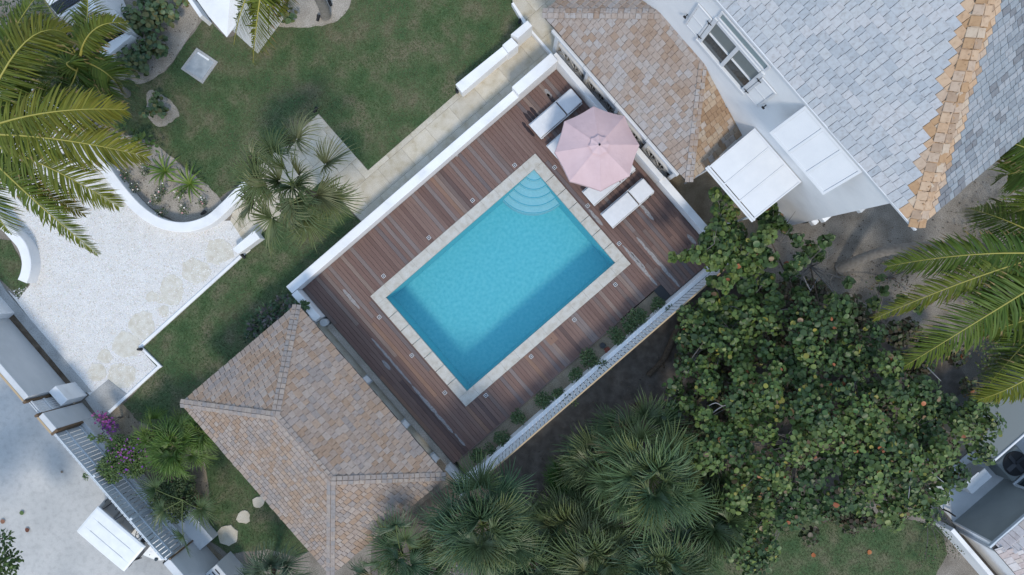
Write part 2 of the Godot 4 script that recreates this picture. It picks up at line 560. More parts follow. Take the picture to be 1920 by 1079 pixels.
func ground() -> void:
	# one sheet to the horizon, with the pool's pit left open
	var gs := mb()
	var gd := [-160.0, -3.82, 3.55, 160.0]
	var gb := [-160.0, -2.88, 1.92, 160.0]
	for i in 3:
		for j in 3:
			if i != 1 or j != 1:
				quad(gs, E(gd[i], gb[j]), E(gd[i + 1], gb[j]), E(gd[i + 1], gb[j + 1]), E(gd[i], gb[j + 1]), Vector3.UP)
	struct(gs, "ground", M.sand)
	# lawns
	lawn_piece(W([672, -60, 655, 15, 625, 42, 570, 52, 520, 50, 470, 62, 425, 72, 400, 45, 378, 38, 350, 80, 310, 135, 262, 158, 238, 150, 215, 158, 180, 160, 140, 175, 160, 215, 230, 250, 285, 270, 340, 310, 412, 372, 452, 342, 597, 214, 690, 320, 985, 78, 962, 5, 1000, -60]), "lawn")
	lawn_piece(W([455, 480, 262, 657, 297, 692, 232, 758, 256, 790, 300, 800, 350, 830, 385, 870, 395, 950, 385, 1010, 430, 1040, 500, 1030, 560, 1045, 640, 1000, 640, 760, 600, 600, 545, 540, 676, 414, 605, 338, 475, 447]), "lawn")
	lawn_piece(W([-60, 440, 20, 450, 45, 500, 56, 532, 35, 560, 0, 522, -60, 450]), "lawn")
	lawn_piece(W([1370, 1000, 1420, 962, 1560, 950, 1700, 975, 1768, 990, 1775, 1040, 1750, 1090, 1700, 1130, 1300, 1140, 1080, 1110, 1040, 1010, 1120, 985, 1250, 1000]), "lawn")
	# beds of pale sand
	var beds := mb()
	for l: Array in [[352, 5, 372, 36, 346, 82, 308, 134, 262, 157, 240, 146, 224, 150, 212, 118, 250, 90, 300, 30], [655, 10, 625, 42, 570, 52, 520, 47, 535, 20, 560, -30, 660, -50]]:
		slab(beds, rough(soft(W(l)), 0.12, 0.03), 0.0, 0.018)
	struct(beds, "sand_bed", M.sand_pale)
	var bed2 := mb()
	slab(bed2, rough(soft(W([278, 172, 300, 176, 322, 192, 336, 215, 316, 232, 296, 238, 276, 215])), 0.12, 0.03), 0.0, 0.024)
	struct(bed2, "sand_bed", M.sand_pale)
	var bed3 := mb()
	slab(bed3, rough(soft(W([205, 300, 232, 255, 285, 268, 340, 310, 414, 373, 392, 400, 350, 418, 310, 405, 268, 375])), 0.12, 0.03), 0.0, 0.02)
	struct(bed3, "sand_bed", M.sand_pale)
	var bed4 := mb()
	slab(bed4, rough(soft(W([1242, 340, 1290, 300, 1340, 318, 1440, 440, 1400, 480, 1330, 470])), 0.12, 0.03), 0.0, 0.01)
	slab(bed4, R(6.55, 6.92, -5.5, 0.95), 0.0, 0.09)
	struct(bed4, "earth_yard", M.earth)
	var bed5 := mb()
	slab(bed5, rough(soft(W([205, 778, 240, 758, 262, 795, 305, 803, 350, 832, 382, 872, 393, 950, 384, 1010, 420, 1050, 330, 1030, 215, 850])), 0.12, 0.03), 0.0, 0.008)
	struct(bed5, "planting_bed", M.earth)
	# driveway of white gravel
	var dv := mb()
	slab(dv, W([-60, 180, 60, 172, 110, 190, 165, 240, 205, 312, 262, 380, 305, 413, 350, 428, 400, 415, 432, 414, 470, 470, 455, 482, 263, 655, 297, 691, 205, 778, 165, 738, 15, 545, 35, 562, 56, 535, 56, 500, 30, 445, -60, 400]), 0.0, 0.03)
	var drive := struct(dv, "driveway", M.gravel)
	for s: Array in [[410, 473, 27, 22], [370, 508, 27, 24], [322, 543, 22, 27], [285, 556, 12, 10], [308, 584, 10, 12], [266, 610, 27, 28], [238, 646, 26, 24], [197, 668, 14, 14], [180, 699, 18, 16], [229, 704, 24, 24], [300, 560, 14, 9]]:
		var st := mb()
		slab(st, rough(stone_shape(s[0], s[1], s[2] * 1.08, s[3] * 1.08, 7), 0.12, 0.025), 0.0, 0.036 + rf(0, 0.004), 0.006)
		obj(st, "stepping_stone", M.stone_pale, drive)
	# kerb along the driveway
	var kb := thing("kerb", "thin white concrete edging between gravel driveway and lower lawn", "kerb")
	for l: Array in [[458, 478, 262, 655, 258, 650, 454, 474], [262, 655, 299, 691, 303, 688, 265, 651], [299, 690, 205, 776, 201, 772, 295, 686]]:
		var st := mb()
		slab(st, W(l, 0.1), -0.02, 0.1, 0.012)
		obj(st, "edging", M.stucco, kb)
	# strips of earth along the street wall, dark litter soil with tree shade painted in
	var es := mb()
	slab(es, R(-14.66, -14.2, -22.0, -7.9), 0.0, 0.03)
	struct(es, "earth_strip", M.soil)
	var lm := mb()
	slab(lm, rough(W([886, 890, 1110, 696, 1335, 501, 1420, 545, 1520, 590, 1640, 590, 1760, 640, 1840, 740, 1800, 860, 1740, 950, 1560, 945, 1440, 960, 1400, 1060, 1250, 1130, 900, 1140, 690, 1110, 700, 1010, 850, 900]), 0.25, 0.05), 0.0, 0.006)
	struct(lm, "leaf_mould_shade_ground", M.mould_and_shade)
	# concrete strip and pad inside the street wall
	var cs := mb()
	slab(cs, W([-40, 462, 12, 546, 173, 735, 150, 737, 20, 582, -40, 512]), 0.0, 0.05, 0.008)
	struct(cs, "concrete_path", M.concrete)
	var pad := mb()
	slab(pad, W([160, 748, 204, 712, 242, 742, 205, 779, 182, 778]), 0.0, 0.06, 0.008)
	struct(pad, "concrete_path", M.concrete)
	# street
	var sp := mb()
	slab(sp, PackedVector2Array([_xz(E(-14.95, -45)), _xz(E(-14.95, 30)), _xz(E(-60, 30)), _xz(E(-60, -45))]), -0.003, 0.004)
	struct(sp, "street", M.street)
	paths()
	# steps of flat stone in the lower lawn
	for s: Array in [[486, 941, 13, 11, "roundish pale stepping stone in the grass touching the pavilion roof edge"], [457, 971, 14, 14, "middle pale stepping stone in the grass between the two others"], [428, 1003, 19, 22, "largest pale stepping stone in the grass, beside the planting bed"]]:
		var st := mb()
		slab(st, rough(stone_shape(s[0], s[1], s[2], s[3], 7), 0.1, 0.02), 0.0, 0.05, 0.01)
		var so := obj(st, "stepping_stone", M.stone[1])
		tag(so, s[4], "stepping stone", "stepping stones in the lower lawn")

func _xz(v: Vector3) -> Vector2:
	return Vector2(v.x, v.z)

func stone_shape(u: float, v: float, ru: float, rv: float, n: int) -> PackedVector2Array:
	var p := PackedVector2Array()
	var a0 := rf(0, TAU)
	for i in n:
		var an := a0 + TAU * (i + rf(-0.2, 0.2)) / n
		var k := rf(0.85, 1.15)
		var q := P(u + ru * k * cos(an), v + rv * k * sin(an))
		p.append(Vector2(q.x, q.z))
	return p

func pave(parent: Node, outline: PackedVector2Array, d0: float, d1: float, b0: float, b1: float, ld: float, lb: float, y0: float, y1: float) -> void:
	var row := 0
	var b := b0
	while b < b1 - 0.05:
		var d := d0 - ld * (0.5 if row % 2 else 0.0)
		while d < d1:
			var r := R(d + 0.004, d + ld - 0.004, b + 0.004, b + lb - 0.004)
			for piece: PackedVector2Array in Geometry2D.intersect_polygons(r, outline):
				if absf(area2(piece)) > 0.02:
					var st := mb()
					slab(st, piece, y0, y1 + rf(0, 0.002), 0.004)
					obj(st, "paving_slab", M.stone[rng.randi() % 4], parent)
			d += ld
		b += lb
		row += 1

func paths() -> void:
	# limestone path along the deck wall, with a branch to the driveway
	var base := mb()
	var o1 := W([690, 320, 994, 55, 1038, 100, 1034, 106, 678, 416, 605, 338, 476, 450, 468, 470, 432, 414, 452, 342, 597, 214])
	slab(base, o1, 0.0, 0.014)
	var path := struct(base, "garden_path", M.stone[0])
	pave(path, o1, -9.5, 6.4, -8.9, -4.9, 1.15, 0.8, 0.0, 0.03)
	# raised terrace by the veranda, one step up
	var o2 := W([994, 55, 1036, 103, 1046, 92, 1130, 180, 1400, -60, 1010, -90, 960, -10, 962, 8, 985, 44], 0.28)
	var tb := mb()
	slab(tb, o2, 0.0, 0.262)
	var ter := struct(tb, "terrace_floor", M.stone[1])
	pave(ter, o2, 4.5, 9.0, -11.5, -5.3, 0.9, 0.9, 0.2, 0.28)
	var nose := mb()
	slab(nose, W([992, 56, 995, 53, 1038, 102, 1035, 105], 0.29), 0.05, 0.29, 0.006)
	obj(nose, "step_edge", M.stucco, ter)
	var riser := mb()
	slab(riser, W([959, 6, 963, 4, 988, 42, 984, 47], 0.3), 0.0, 0.3, 0.006)
	obj(riser, "terrace_edge", M.stucco, ter)

# ---------- pool and deck ----------
const PD0 := -3.53   # water edge across
const PD1 := 3.53
const PB0 := -2.32
const PB1 := 2.05
const DECK := 0.45

func pool() -> void:
	# measured from the coping's inner corners
	var c := [P(1004, 318, 0.47), P(1154, 493, 0.47), P(876, 735, 0.47), P(720, 556, 0.47)]
	var d0: float = (c[2].dot(N1) + c[3].dot(N1)) * 0.5
	var d1: float = (c[0].dot(N1) + c[1].dot(N1)) * 0.5
	var b0: float = (c[0].dot(N2) + c[3].dot(N2)) * 0.5
	var b1: float = (c[1].dot(N2) + c[2].dot(N2)) * 0.5
	var t := thing("swimming_pool", "rectangular turquoise swimming pool with pale stone coping and curved corner steps", "swimming pool")
	var yb := -1.25
	var st := mb()
	dbox(st, d0, d1, b0, b1, yb - 0.2, yb)
	dbox(st, d0 - 0.2, d0, b0 - 0.2, b1 + 0.2, yb - 0.2, 0.42)
	dbox(st, d1, d1 + 0.2, b0 - 0.2, b1 + 0.2, yb - 0.2, 0.42)
	dbox(st, d0, d1, b0 - 0.2, b0, yb - 0.2, 0.42)
	dbox(st, d0, d1, b1, b1 + 0.2, yb - 0.2, 0.42)
	obj(st, "basin", M.pool, t)
	# quarter-round steps in the corner by the loungers
	var radii := [0.42, 0.72, 1.0, 1.27, 1.52]
	for i in radii.size():
		var p := PackedVector2Array([_xz(E(d1 - 0.002, b0 + 0.002))])
		for k in 17:
			var an := PI * 0.5 * k / 16.0
			p.append(_xz(E(d1 - 0.002 - radii[i] * cos(an), b0 + 0.002 + radii[i] * sin(an))))
		var y := 0.30 - 0.21 * i
		var s := mb()
		slab(s, p, y - 0.22 if i < 4 else yb, y, 0.012)
		var so := obj(s, "step", M.step, t)
		var e := mb()
		var q := PackedVector2Array()
		for k in 17:
			var an := PI * 0.5 * k / 16.0
			q.append(_xz(E(d1 - (radii[i] - 0.012) * cos(an), b0 + (radii[i] - 0.012) * sin(an))))
		for k in range(16, -1, -1):
			var an := PI * 0.5 * k / 16.0
			q.append(_xz(E(d1 - (radii[i] - 0.04) * cos(an), b0 + (radii[i] - 0.04) * sin(an))))
		slab(e, q, y - 0.01, y + 0.003)
		obj(e, "edge_stripe", M.step_edge, so)
	# coping stones
	var w := 0.385
	var y0 := 0.30
	var y1 := 0.472
	for side in 2:
		var bb: float = b0 - w if side == 0 else b1
		var n := 12
		var len := (d1 - d0 + 2 * w) / n
		for i in n:
			var s := mb()
			dbox(s, d0 - w + i * len + 0.0015, d0 - w + (i + 1) * len - 0.0015, bb + (0.0 if side == 0 else -0.012), bb + w + (0.012 if side == 0 else 0.0), y0, y1 + rf(0, 0.0015), 0.004)
			obj(s, "coping_stone", M.coping, t)
		var dd: float = d0 - w if side == 0 else d1
		n = 7
		len = (b1 - b0) / n
		for i in n:
			var s := mb()
			dbox(s, dd + (0.0 if side == 0 else -0.012), dd + w + (0.012 if side == 0 else 0.0), b0 + i * len + 0.0145, b0 + (i + 1) * len - (0.0025 if i < n - 1 else 0.0145), y0, y1 + rf(0, 0.0015), 0.004)
			obj(s, "coping_stone", M.coping, t)
	# water
	var wp := PlaneMesh.new()
	wp.size = Vector2(d1 - d0 - 0.006, b1 - b0 - 0.006)
	var wo := put(wp, "pool_water", M.water)
	wo.transform = Transform3D(deck_basis(), E((d0 + d1) * 0.5, (b0 + b1) * 0.5, 0.36))
	wo.set_meta("kind", "structure")
	deck(d0 - w, d1 + w, b0 - w, b1 + w)

func plank(parent: Node, d: float, wd: float, b0: float, b1: float, m: Material) -> void:
	var st := mb()
	var y := DECK + rf(-0.002, 0.002)
	var c := E(d, (b0 + b1) * 0.5, y - 0.014)
	var h := Vector3(wd * 0.5, 0.014, (b1 - b0) * 0.5)
	var e := 0.0035
	var bs := deck_basis()
	var uo := rf(0, 5)
	var vo := rf(0, 5)
	# top with bevels, sides, ends; u runs along the board
	var xs := [-h.x, -h.x, -h.x + e, h.x - e, h.x, h.x]
	var ys := [-h.y, h.y - e, h.y, h.y, h.y - e, -h.y]
	for i in 5:
		var q := []
		for k: Vector2 in [Vector2(0, -1), Vector2(0, 1), Vector2(1, 1), Vector2(1, -1)]:
			var ii := i + int(k.x)
			q.append(Vector3(xs[ii], ys[ii], k.y * h.z))
		var outn := Vector3(xs[i] + xs[i + 1], ys[i] + ys[i + 1] + 0.01, 0)
		if i == 0 or i == 4:
			outn = Vector3(xs[i], 0, 0)
		for tr: Array in [[0, 1, 2], [0, 2, 3]]:
			var a: Vector3 = q[tr[0]]
			var b: Vector3 = q[tr[1]]
			var cc: Vector3 = q[tr[2]]
			if (a - cc).cross(a - b).dot(outn) < 0.0:
				var tmp := b
				b = cc
				cc = tmp
			for v: Vector3 in [a, b, cc]:
				st.set_uv(Vector2(v.z * 0.55 + uo, v.x * 3.2 + vo))
				st.add_vertex(c + bs * v)
	st.set_uv(Vector2.ZERO)
	for s: float in [-1.0, 1.0]:
		quad(st, c + bs * Vector3(-h.x, -h.y, s * h.z), c + bs * Vector3(h.x, -h.y, s * h.z), c + bs * Vector3(h.x, h.y - e, s * h.z), c + bs * Vector3(-h.x, h.y - e, s * h.z), N2 * s)
	obj(st, "plank", m, parent)

func deck(pd0: float, pd1: float, pb0: float, pb1: float) -> void:
	var D0 := -5.74
	var D1 := 6.34
	var B0 := -4.89
	var B1 := 3.42
	var base := mb()
	var hole := 0.02
	dbox(base, D0, pd0 - 0.0, B0, B1, 0.0, DECK - 0.035)
	dbox(base, pd1 + 0.0, D1, B0, 3.98, 0.0, DECK - 0.035)
	dbox(base, pd0, pd1, B0, pb0 - 0.0, 0.0, DECK - 0.035)
	dbox(base, pd0, pd1, pb1, B1, 0.0, DECK - 0.035)
	var o := struct(base, "pool_deck", M.dark)
	var pitch := 0.146
	var n := int((D1 - D0) / pitch)
	pitch = (D1 - D0) / n
	for i in n:
		var d := D0 + (i + 0.5) * pitch
		var wd := pitch - 0.006
		var spans := []
		var bend := B1
		if d > 4.1:
			bend = 3.97
		elif d > 2.2:
			bend = 3.42
		if d > pd0 - pitch * 0.5 and d < pd1 + pitch * 0.5:
			spans = [[B0, pb0 - 0.004], [pb1 + 0.004, bend]]
		else:
			spans = [[B0, bend]]
		var w2 := wd
		var dd := d
		# boards beside the coping are ripped to fit
		if d - pitch * 0.5 < pd0 and d + pitch * 0.5 > pd0 and pd0 - d + pitch * 0.5 > 0.02:
			plank(o, (d - pitch * 0.5 + pd0) * 0.5, pd0 - d + pitch * 0.5 - 0.006, pb0, pb1, M.board[rng.randi() % M.board.size()])
		if d - pitch * 0.5 < pd1 and d + pitch * 0.5 > pd1 and d + pitch * 0.5 - pd1 > 0.02:
			plank(o, (d + pitch * 0.5 + pd1) * 0.5, d + pitch * 0.5 - pd1 - 0.006, pb0, pb1, M.board[rng.randi() % M.board.size()])
		for s: Array in spans:
			var a: float = s[0]
			var e: float = s[1]
			var cuts := [a]
			if e - a > 4.0:
				var cpos := a + rf(1.4, 4.2)
				while cpos < e - 0.8:
					cuts.append(cpos)
					cpos += rf(2.4, 4.4)
			elif e - a > 2.0 and rng.randf() < 0.25:
				cuts.append(a + rf(0.6, e - a - 0.5))
			cuts.append(e)
			for k in cuts.size() - 1:
				var m: Material = M.board[rng.randi() % M.board.size()]
				if rng.randf() < 0.45:
					m = M.board[rng.randi() % 2]
				plank(o, dd, w2, cuts[k] + 0.002, cuts[k + 1] - 0.002, m)
	# bleached and wet marks left on the boards
	var marks := [[1197, 442, 1272, 542, 6.0, 1], [1168, 458, 1232, 538, 4.0, 1], [1200, 382, 1226, 414, 5.0, 1], [1288, 440, 1306, 458, 5.0, 1], [1104, 392, 1130, 424, 4.0, 1], [645, 540, 672, 582, 5.0, 1], [698, 632, 770, 724, 3.0, 1], [770, 724, 852, 812, 4.0, 1], [716, 676, 732, 694, 6.0, 1], [1022, 166, 1034, 184, 5.0, 1], [848, 282, 858, 294, 5.0, 1], [1184, 470, 1208, 506, 3.0, 1], [852, 812, 872, 838, 3.0, 1]]
	for mk: Array in marks:
		mark(o, "bleached_streak", mk[0], mk[1], mk[2], mk[3], mk[4], M.streak)
	for mk: Array in [[978, 229, 1003, 256, 6.0], [982, 209, 996, 230, 6.5], [994, 200, 1012, 224, 6.5], [990, 206, 1002, 226, 5.0], [1026, 175, 1041, 194, 5.5]]:
		mark(o, "wet_patch", mk[0], mk[1], mk[2], mk[3], mk[4], M.wet)
	# inspection hatch set in the boards
	var hc := P(1034, 635, DECK)
	for k in 4:
		var st := mb()
		box(st, hc + N1 * (k - 1.5) * 0.095 + Vector3(0, 0.004, 0), Vector3(0.09, 0.02, 0.36), deck_basis(), 0.003)
		obj(st, "hatch_board", M.board[5], o)
	var hr := mb()
	box(hr, hc + Vector3(0, 0.016, 0), Vector3(0.05, 0.006, 0.02), deck_basis())
	obj(hr, "hatch_pull", M.black, o)
	# gravel strip and footing between deck and pavilion
	var ft := mb()
	dbox(ft, -6.0, -5.76, -3.3, 4.0, 0.0, 0.40, 0.01)
	var fo := obj(ft, "footing", M.sand_pale, o)
	fo.set_meta("kind", "structure")
	# lights flush with the deck
	var spots := [[965, 310], [1040, 314], [1102, 386], [1161, 457], [1154, 534], [886, 376], [804, 446], [719, 518], [711, 595], [772, 667], [834, 737], [911, 742], [1077, 600], [996, 669]]
	var where := ["beside the pool's step corner, upper lawn side", "between the step corner and the parasol", "in front of the loungers' foot ends", "by the pool corner beside the bleached boards", "on the fence side at the pool corner under the tree", "on the lawn side, second from the step corner", "on the lawn side, halfway along the pool", "on the lawn side near the pool's far end", "on the pavilion side, closest to the lawn", "on the pavilion side, middle of three", "on the pavilion side by the bottom corner", "on the fence side by the bottom corner", "on the fence side beside the wooden hatch", "on the fence side between hatch and bottom corner"]
	for i in spots.size():
		var c := P(spots[i][0], spots[i][1], DECK)
		var t := thing("deck_light", "small square deck light " + where[i], "deck light", c, -atan2(N1.z, N1.x), "deck lights round the pool")
		var st := mb()
		for s: float in [-1.0, 1.0]:
			box(st, Vector3(s * 0.057, 0.005, 0), Vector3(0.016, 0.014, 0.13), Basis.IDENTITY, 0.003)
			box(st, Vector3(0, 0.005, s * 0.057), Vector3(0.098, 0.0136, 0.016), Basis.IDENTITY, 0.003)
		obj(st, "rim", M.white, t)
		var g := mb()
		box(g, Vector3(0, 0.003, 0), Vector3(0.1, 0.008, 0.1), Basis.IDENTITY, 0.001)
		obj(g, "glass", M.dark, t)
		var l := mb()
		disc(l, Vector3.ZERO, 0.02, 0.0, 0.01, 10, 0.002)
		obj(l, "lens", M.white, t)

func mark(parent: Node, called: String, u0: float, v0: float, u1: float, v1: float, wpx: float, m: Material) -> void:
	# a patch of worn or wet wood that follows the board under its middle
	var a := _xz(P(u0, v0, DECK))
	var b := _xz(P(u1, v1, DECK))
	var d2 := Vector2(N2.x, N2.z)
	var len := (b - a).dot(d2)
	var mid := (a + b) * 0.5
	var w := minf(wpx * 0.0192 * 0.85, 0.069)
	var n := maxi(8, int(len / 0.07))
	var l := PackedVector2Array()
	var r := PackedVector2Array()
	var ac := Vector2(-d2.y, d2.x)
	var edge := noise(1.6, 3, int(u0))
	for i in n + 1:
		var t := float(i) / n
		var k := pow(maxf(0.0, sin(PI * t)), 0.3)
		var c := mid + d2 * len * (t - 0.5)
		l.append(c + ac * w * maxf(0.03, k * clampf(0.95 + edge.get_noise_2d(t * len * 2.0, 0.0) * 0.9, 0.1, 1.0)))
		r.append(c - ac * w * maxf(0.03, k * clampf(0.95 + edge.get_noise_2d(t * len * 2.0, 9.0) * 0.9, 0.1, 1.0)))
	r.reverse()
	l.append_array(r)
	var st := mb()
	slab(st, l, DECK + 0.001, DECK + 0.0045)
	obj(st, called, m, parent)

func deck_walls() -> void:
	var t := thing("garden_wall", "long low white rendered wall between the pool deck and the limestone path", "wall")
	var st := mb()
	dbox(st, -5.98, 4.55, -5.22, -4.9, 0.0, 1.05, 0.015)
	obj(st, "wall_run", M.stucco, t)
	var s2 := mb()
	dbox(s2, 4.55, 6.36, -5.27, -4.9, 0.0, 1.35, 0.015)
	obj(s2, "raised_end", M.stucco, t)
	t = thing("garden_wall", "low white rendered wall behind the loungers, facing the lattice veranda", "wall")
	st = mb()
	dbox(st, 6.36, 6.55, -5.2, 0.55, 0.0, 1.2, 0.012)
	obj(st, "wall_run", M.stucco, t)
	st = mb()
	dbox(st, 6.355, 6.62, 0.55, 3.15, 0.0, 1.02, 0.012)
	obj(st, "lower_run", M.stucco, t)
	t = thing("garden_wall", "short white wall at the deck corner, ending at the pavilion roof", "wall")
	st = mb()
	dbox(st, -6.02, -5.76, -4.88, -3.62, 0.0, 1.05, 0.012)
	obj(st, "wall_run", M.stucco, t)
	st = mb()
	var c := E(-5.9, -3.45, 0.0)
	disc(st, c, 0.14, 0.0, 0.7, 14, 0.01)
	obj(st, "round_base", M.grey_stucco, t)
	t = thing("garden_wall", "short white wall at the pavilion's inner corner beside the bottom of the deck", "wall")
	st = mb()
	dbox(st, -6.0, -5.78, 3.3, 4.3, 0.0, 0.95, 0.012)
	obj(st, "wall_run", M.grey_stucco, t)
	# white wall on the lawn side of the path, stepping up to the terrace
	t = thing("garden_wall", "white stepped wall between the upper lawn and the path to the terrace", "wall")
	st = mb()
	slab(st, W([854, 158, 942, 87, 953, 100, 866, 174], 0.62), 0.0, 0.62, 0.012)
	obj(st, "low_run", M.stucco, t)
	st = mb()
	slab(st, W([942, 84, 959, 70, 972, 84, 953, 99], 0.82), 0.0, 0.82, 0.012)
	obj(st, "middle_block", M.stucco, t)
	st = mb()
	slab(st, W([958, 64, 989, 38, 998, 48, 972, 71], 1.0), 0.0, 1.0, 0.012)
	obj(st, "high_block", M.stucco, t)
	# planter and picket fence
	var pl := mb()
	dbox(pl, -5.6, 4.1, 3.46, 4.0, 0.0, 0.40, 0.004)
	struct(pl, "planting_strip", M.earth)
	var cu := mb()
	dbox(cu, -5.6, 2.2, 3.42, 3.455, 0.0, 0.462, 0.004)
	struct(cu, "deck_edging", M.board[3])
	t = thing("picket_fence", "white picket fence on a low wall between the pool deck and the shaded sand", "fence")
	st = mb()
	dbox(st, -5.9, 6.5, 4.0, 4.15, 0.0, 1.08, 0.012)
	obj(st, "low_wall", M.stucco, t)
	var pm := mb()
	box(pm, Vector3.ZERO, Vector3(0.132, 1.15, 0.02), Basis.IDENTITY, 0.004)
	pm.generate_normals()
	var pmesh := pm.commit()
	var n := int(12.3 / 0.157)
	for i in n:
		var o := put(pmesh, "picket", M.white, t)
		o.transform = Transform3D(deck_basis(), E(-5.85 + i * 0.157, 4.165 + rf(-0.002, 0.002), 1.08 + 0.575 + rf(-0.005, 0.005)))
	for y: float in [1.3, 2.05]:
		st = mb()
		dbox(st, -5.9, 6.5, 4.18, 4.22, y - 0.03, y + 0.03, 0.005)
		obj(st, "rail", M.white, t)
	st = mb()
	dbox(st, -5.9, 6.5, 4.155, 4.205, 2.235, 2.26, 0.005)
	obj(st, "cap_rail", M.tan, t)
	# posts of the fence
	for i in 6:
		st = mb()
		dbox(st, -5.7 + i * 2.4, -5.62 + i * 2.4, 4.222, 4.26, 0.0, 1.5, 0.006)
		obj(st, "post", M.white, t)

func kerb_walls() -> void:
	var t := thing("garden_wall", "curving white kerb wall round the sandy flower bed beside the driveway", "wall")
	var st := mb()
	slab(st, strip([190, 308, 222, 352, 258, 392, 298, 418, 345, 426, 388, 414, 420, 388, 450, 358, 474, 340], 0.55, 0.36, 6), 0.0, 0.55, 0.02)
	obj(st, "wall_run", M.stucco, t)
	t = thing("garden_wall", "short curved white kerb wall round the small lawn at the driveway's far side", "wall")
	st = mb()
	slab(st, strip([-20, 395, 22, 440, 40, 462, 48, 490, 46, 512, 40, 528], 0.55, 0.34, 6), 0.0, 0.55, 0.02)
	obj(st, "wall_run", M.stucco, t)
	t = thing("garden_wall", "stubby white wall where the stone path meets the driveway, under palm fronds", "wall")
	st = mb()
	slab(st, W([435, 467, 476, 432, 487, 447, 446, 477], 0.5), 0.0, 0.5, 0.015)
	obj(st, "wall_run", M.stucco, t)
	# square pit cover in the upper lawn
	var h := thing("pit_cover", "square grey concrete pit cover with a pale rim in the upper lawn", "pit cover")
	st = mb()
	slab(st, W([368, 89, 408, 116, 379, 157, 338, 129], 0.05), 0.0, 0.05, 0.01)
	obj(st, "rim", M.concrete, h)
	st = mb()
	slab(st, W([370, 96, 401, 117, 378, 150, 345, 128], 0.06), 0.02, 0.062, 0.006)
	obj(st, "lid", M.grey_lid, h)
	st = mb()
	slab(st, W([371, 97, 392, 111, 390, 114, 369, 100], 0.075), 0.03, 0.075, 0.004)
	obj(st, "grip", M.stucco, h)

# ---------- roofs ----------
func in_frame(p: Vector3) -> float:
	var k := FOC / (CAM_H - p.y)
	var u := 960.0 + p.x * k
	var v := 539.5 + p.z * k
	return k if u > -10 and u < 1930 and v > -10 and v < 1089 else 0.0

# collects tiles of one slope: a, b the eave ends, c, d the upper ends (c above b)
func slope_tiles(a: Vector3, b: Vector3, c: Vector3, d: Vector3, tw: float, ex: float, pal: Array, out: Array, wide := Vector2(0.65, 1.35)) -> void:
	var x := (b - a).normalized()
	var mid := (c + d) * 0.5 - a
	var s := (mid - x * mid.dot(x))
	var L := s.length()
	s = s.normalized()
	var n := x.cross(s)
	if n.y < 0.0:
		n = -n
	var rows := int(ceil(L / ex))
	var stain := noise(0.7, 3, 301)
	var al := (d - a).dot(x)
	var bl := (c - a).dot(x)
	var full := (b - a).length()
	for r in rows:
		var t := clampf((r + 0.5) * ex / L, 0.0, 1.0)
		var l := al * t
		var e := lerpf(full, bl, t)
		var q := l - rf(0.0, tw)
		while q < e:
			var w := tw * rf(wide.x, wide.y)
			var q0 := maxf(q, l)
			var q1 := minf(q + w, e)
			q += w
			if q1 - q0 < 0.03:
				continue
			var len := ex * 1.35
			var jit := rf(-0.012, 0.012)
			var c0 := a + x * (q0 + q1) * 0.5 + s * (minf((r + 0.5) * ex + ex * 0.1, L - ex * 0.3) + jit) + n * (0.026 + rf(0.0, 0.007))
			# lower end proud of the course below
			var tilt := -0.11 + rf(-0.015, 0.015)
			var bs := Basis(x, n, x.cross(n))
			if bs.z.dot(s) > 0.0:
				bs = Basis(-x, n, (-x).cross(n))
			bs = bs.rotated(bs.x, -tilt)
			var pick := int(clampf((stain.get_noise_3d(c0.x, c0.y, c0.z) * 0.65 + 0.5 + rf(-0.46, 0.46)) * pal.size(), 0.0, pal.size() - 1.0))
			out.append([Transform3D(bs * Basis.from_scale(Vector3(q1 - q0 - 0.010, 0.032, len)), c0), pal[pick], (q1 - q0) * ex * in_frame(c0) * in_frame(c0)])

func unit_tile() -> Mesh:
	if not tex_cache.has("tile_mesh"):
		var st := mb()
		var e := 0.035
		# block of size one with a worn upper edge
		var y := [-0.5, 0.3, 0.5]
		var g := [0.5, 0.5, 0.5 - e]
		for k in 2:
			for sx: Vector2 in [Vector2(1, 0), Vector2(-1, 0), Vector2(0, 1), Vector2(0, -1)]:
				var o := Vector2(-sx.y, sx.x)
				var p := []
				for kk: Vector2 in [Vector2(k, -1), Vector2(k, 1), Vector2(k + 1, 1), Vector2(k + 1, -1)]:
					var gg: float = g[int(kk.x)]
					var w := sx * gg + o * gg * kk.y
					p.append(Vector3(w.x, y[int(kk.x)], w.y))
				quad(st, p[0], p[1], p[2], p[3], Vector3(sx.x, 0.3 * k, sx.y))
		quad(st, Vector3(-g[2], 0.5, -g[2]), Vector3(g[2], 0.5, -g[2]), Vector3(g[2], 0.5, g[2]), Vector3(-g[2], 0.5, g[2]), Vector3.UP)
		st.generate_normals()
		tex_cache.tile_mesh = st.commit()
	return tex_cache.tile_mesh

func lay_tiles(tiles: Array, called: String, parent: Node, most := 300) -> void:
	tiles.sort_custom(func(p, q): return p[2] > q[2])
	var m := unit_tile()
	var xf := []
	var cols := []
	for i in tiles.size():
		if i < most and tiles[i][2] > 0.0:
			var o := put(m, called, tile_mat(tiles[i][1]), parent)
			o.transform = tiles[i][0]
		else:
			xf.append(tiles[i][0])
			cols.append(tiles[i][1])
	if xf.size():
		if not tex_cache.has("tile_many"):
			var mm := mat(Color.WHITE, 0.85, true)
			mm.albedo_texture = tex_cache.tile
			mm.uv1_triplanar = true
			mm.uv1_world_triplanar = true
			mm.uv1_scale = Vector3.ONE / 1.3
			tex_cache.tile_many = mm
		scatter(called + "s", m, tex_cache.tile_many, xf, cols, parent)

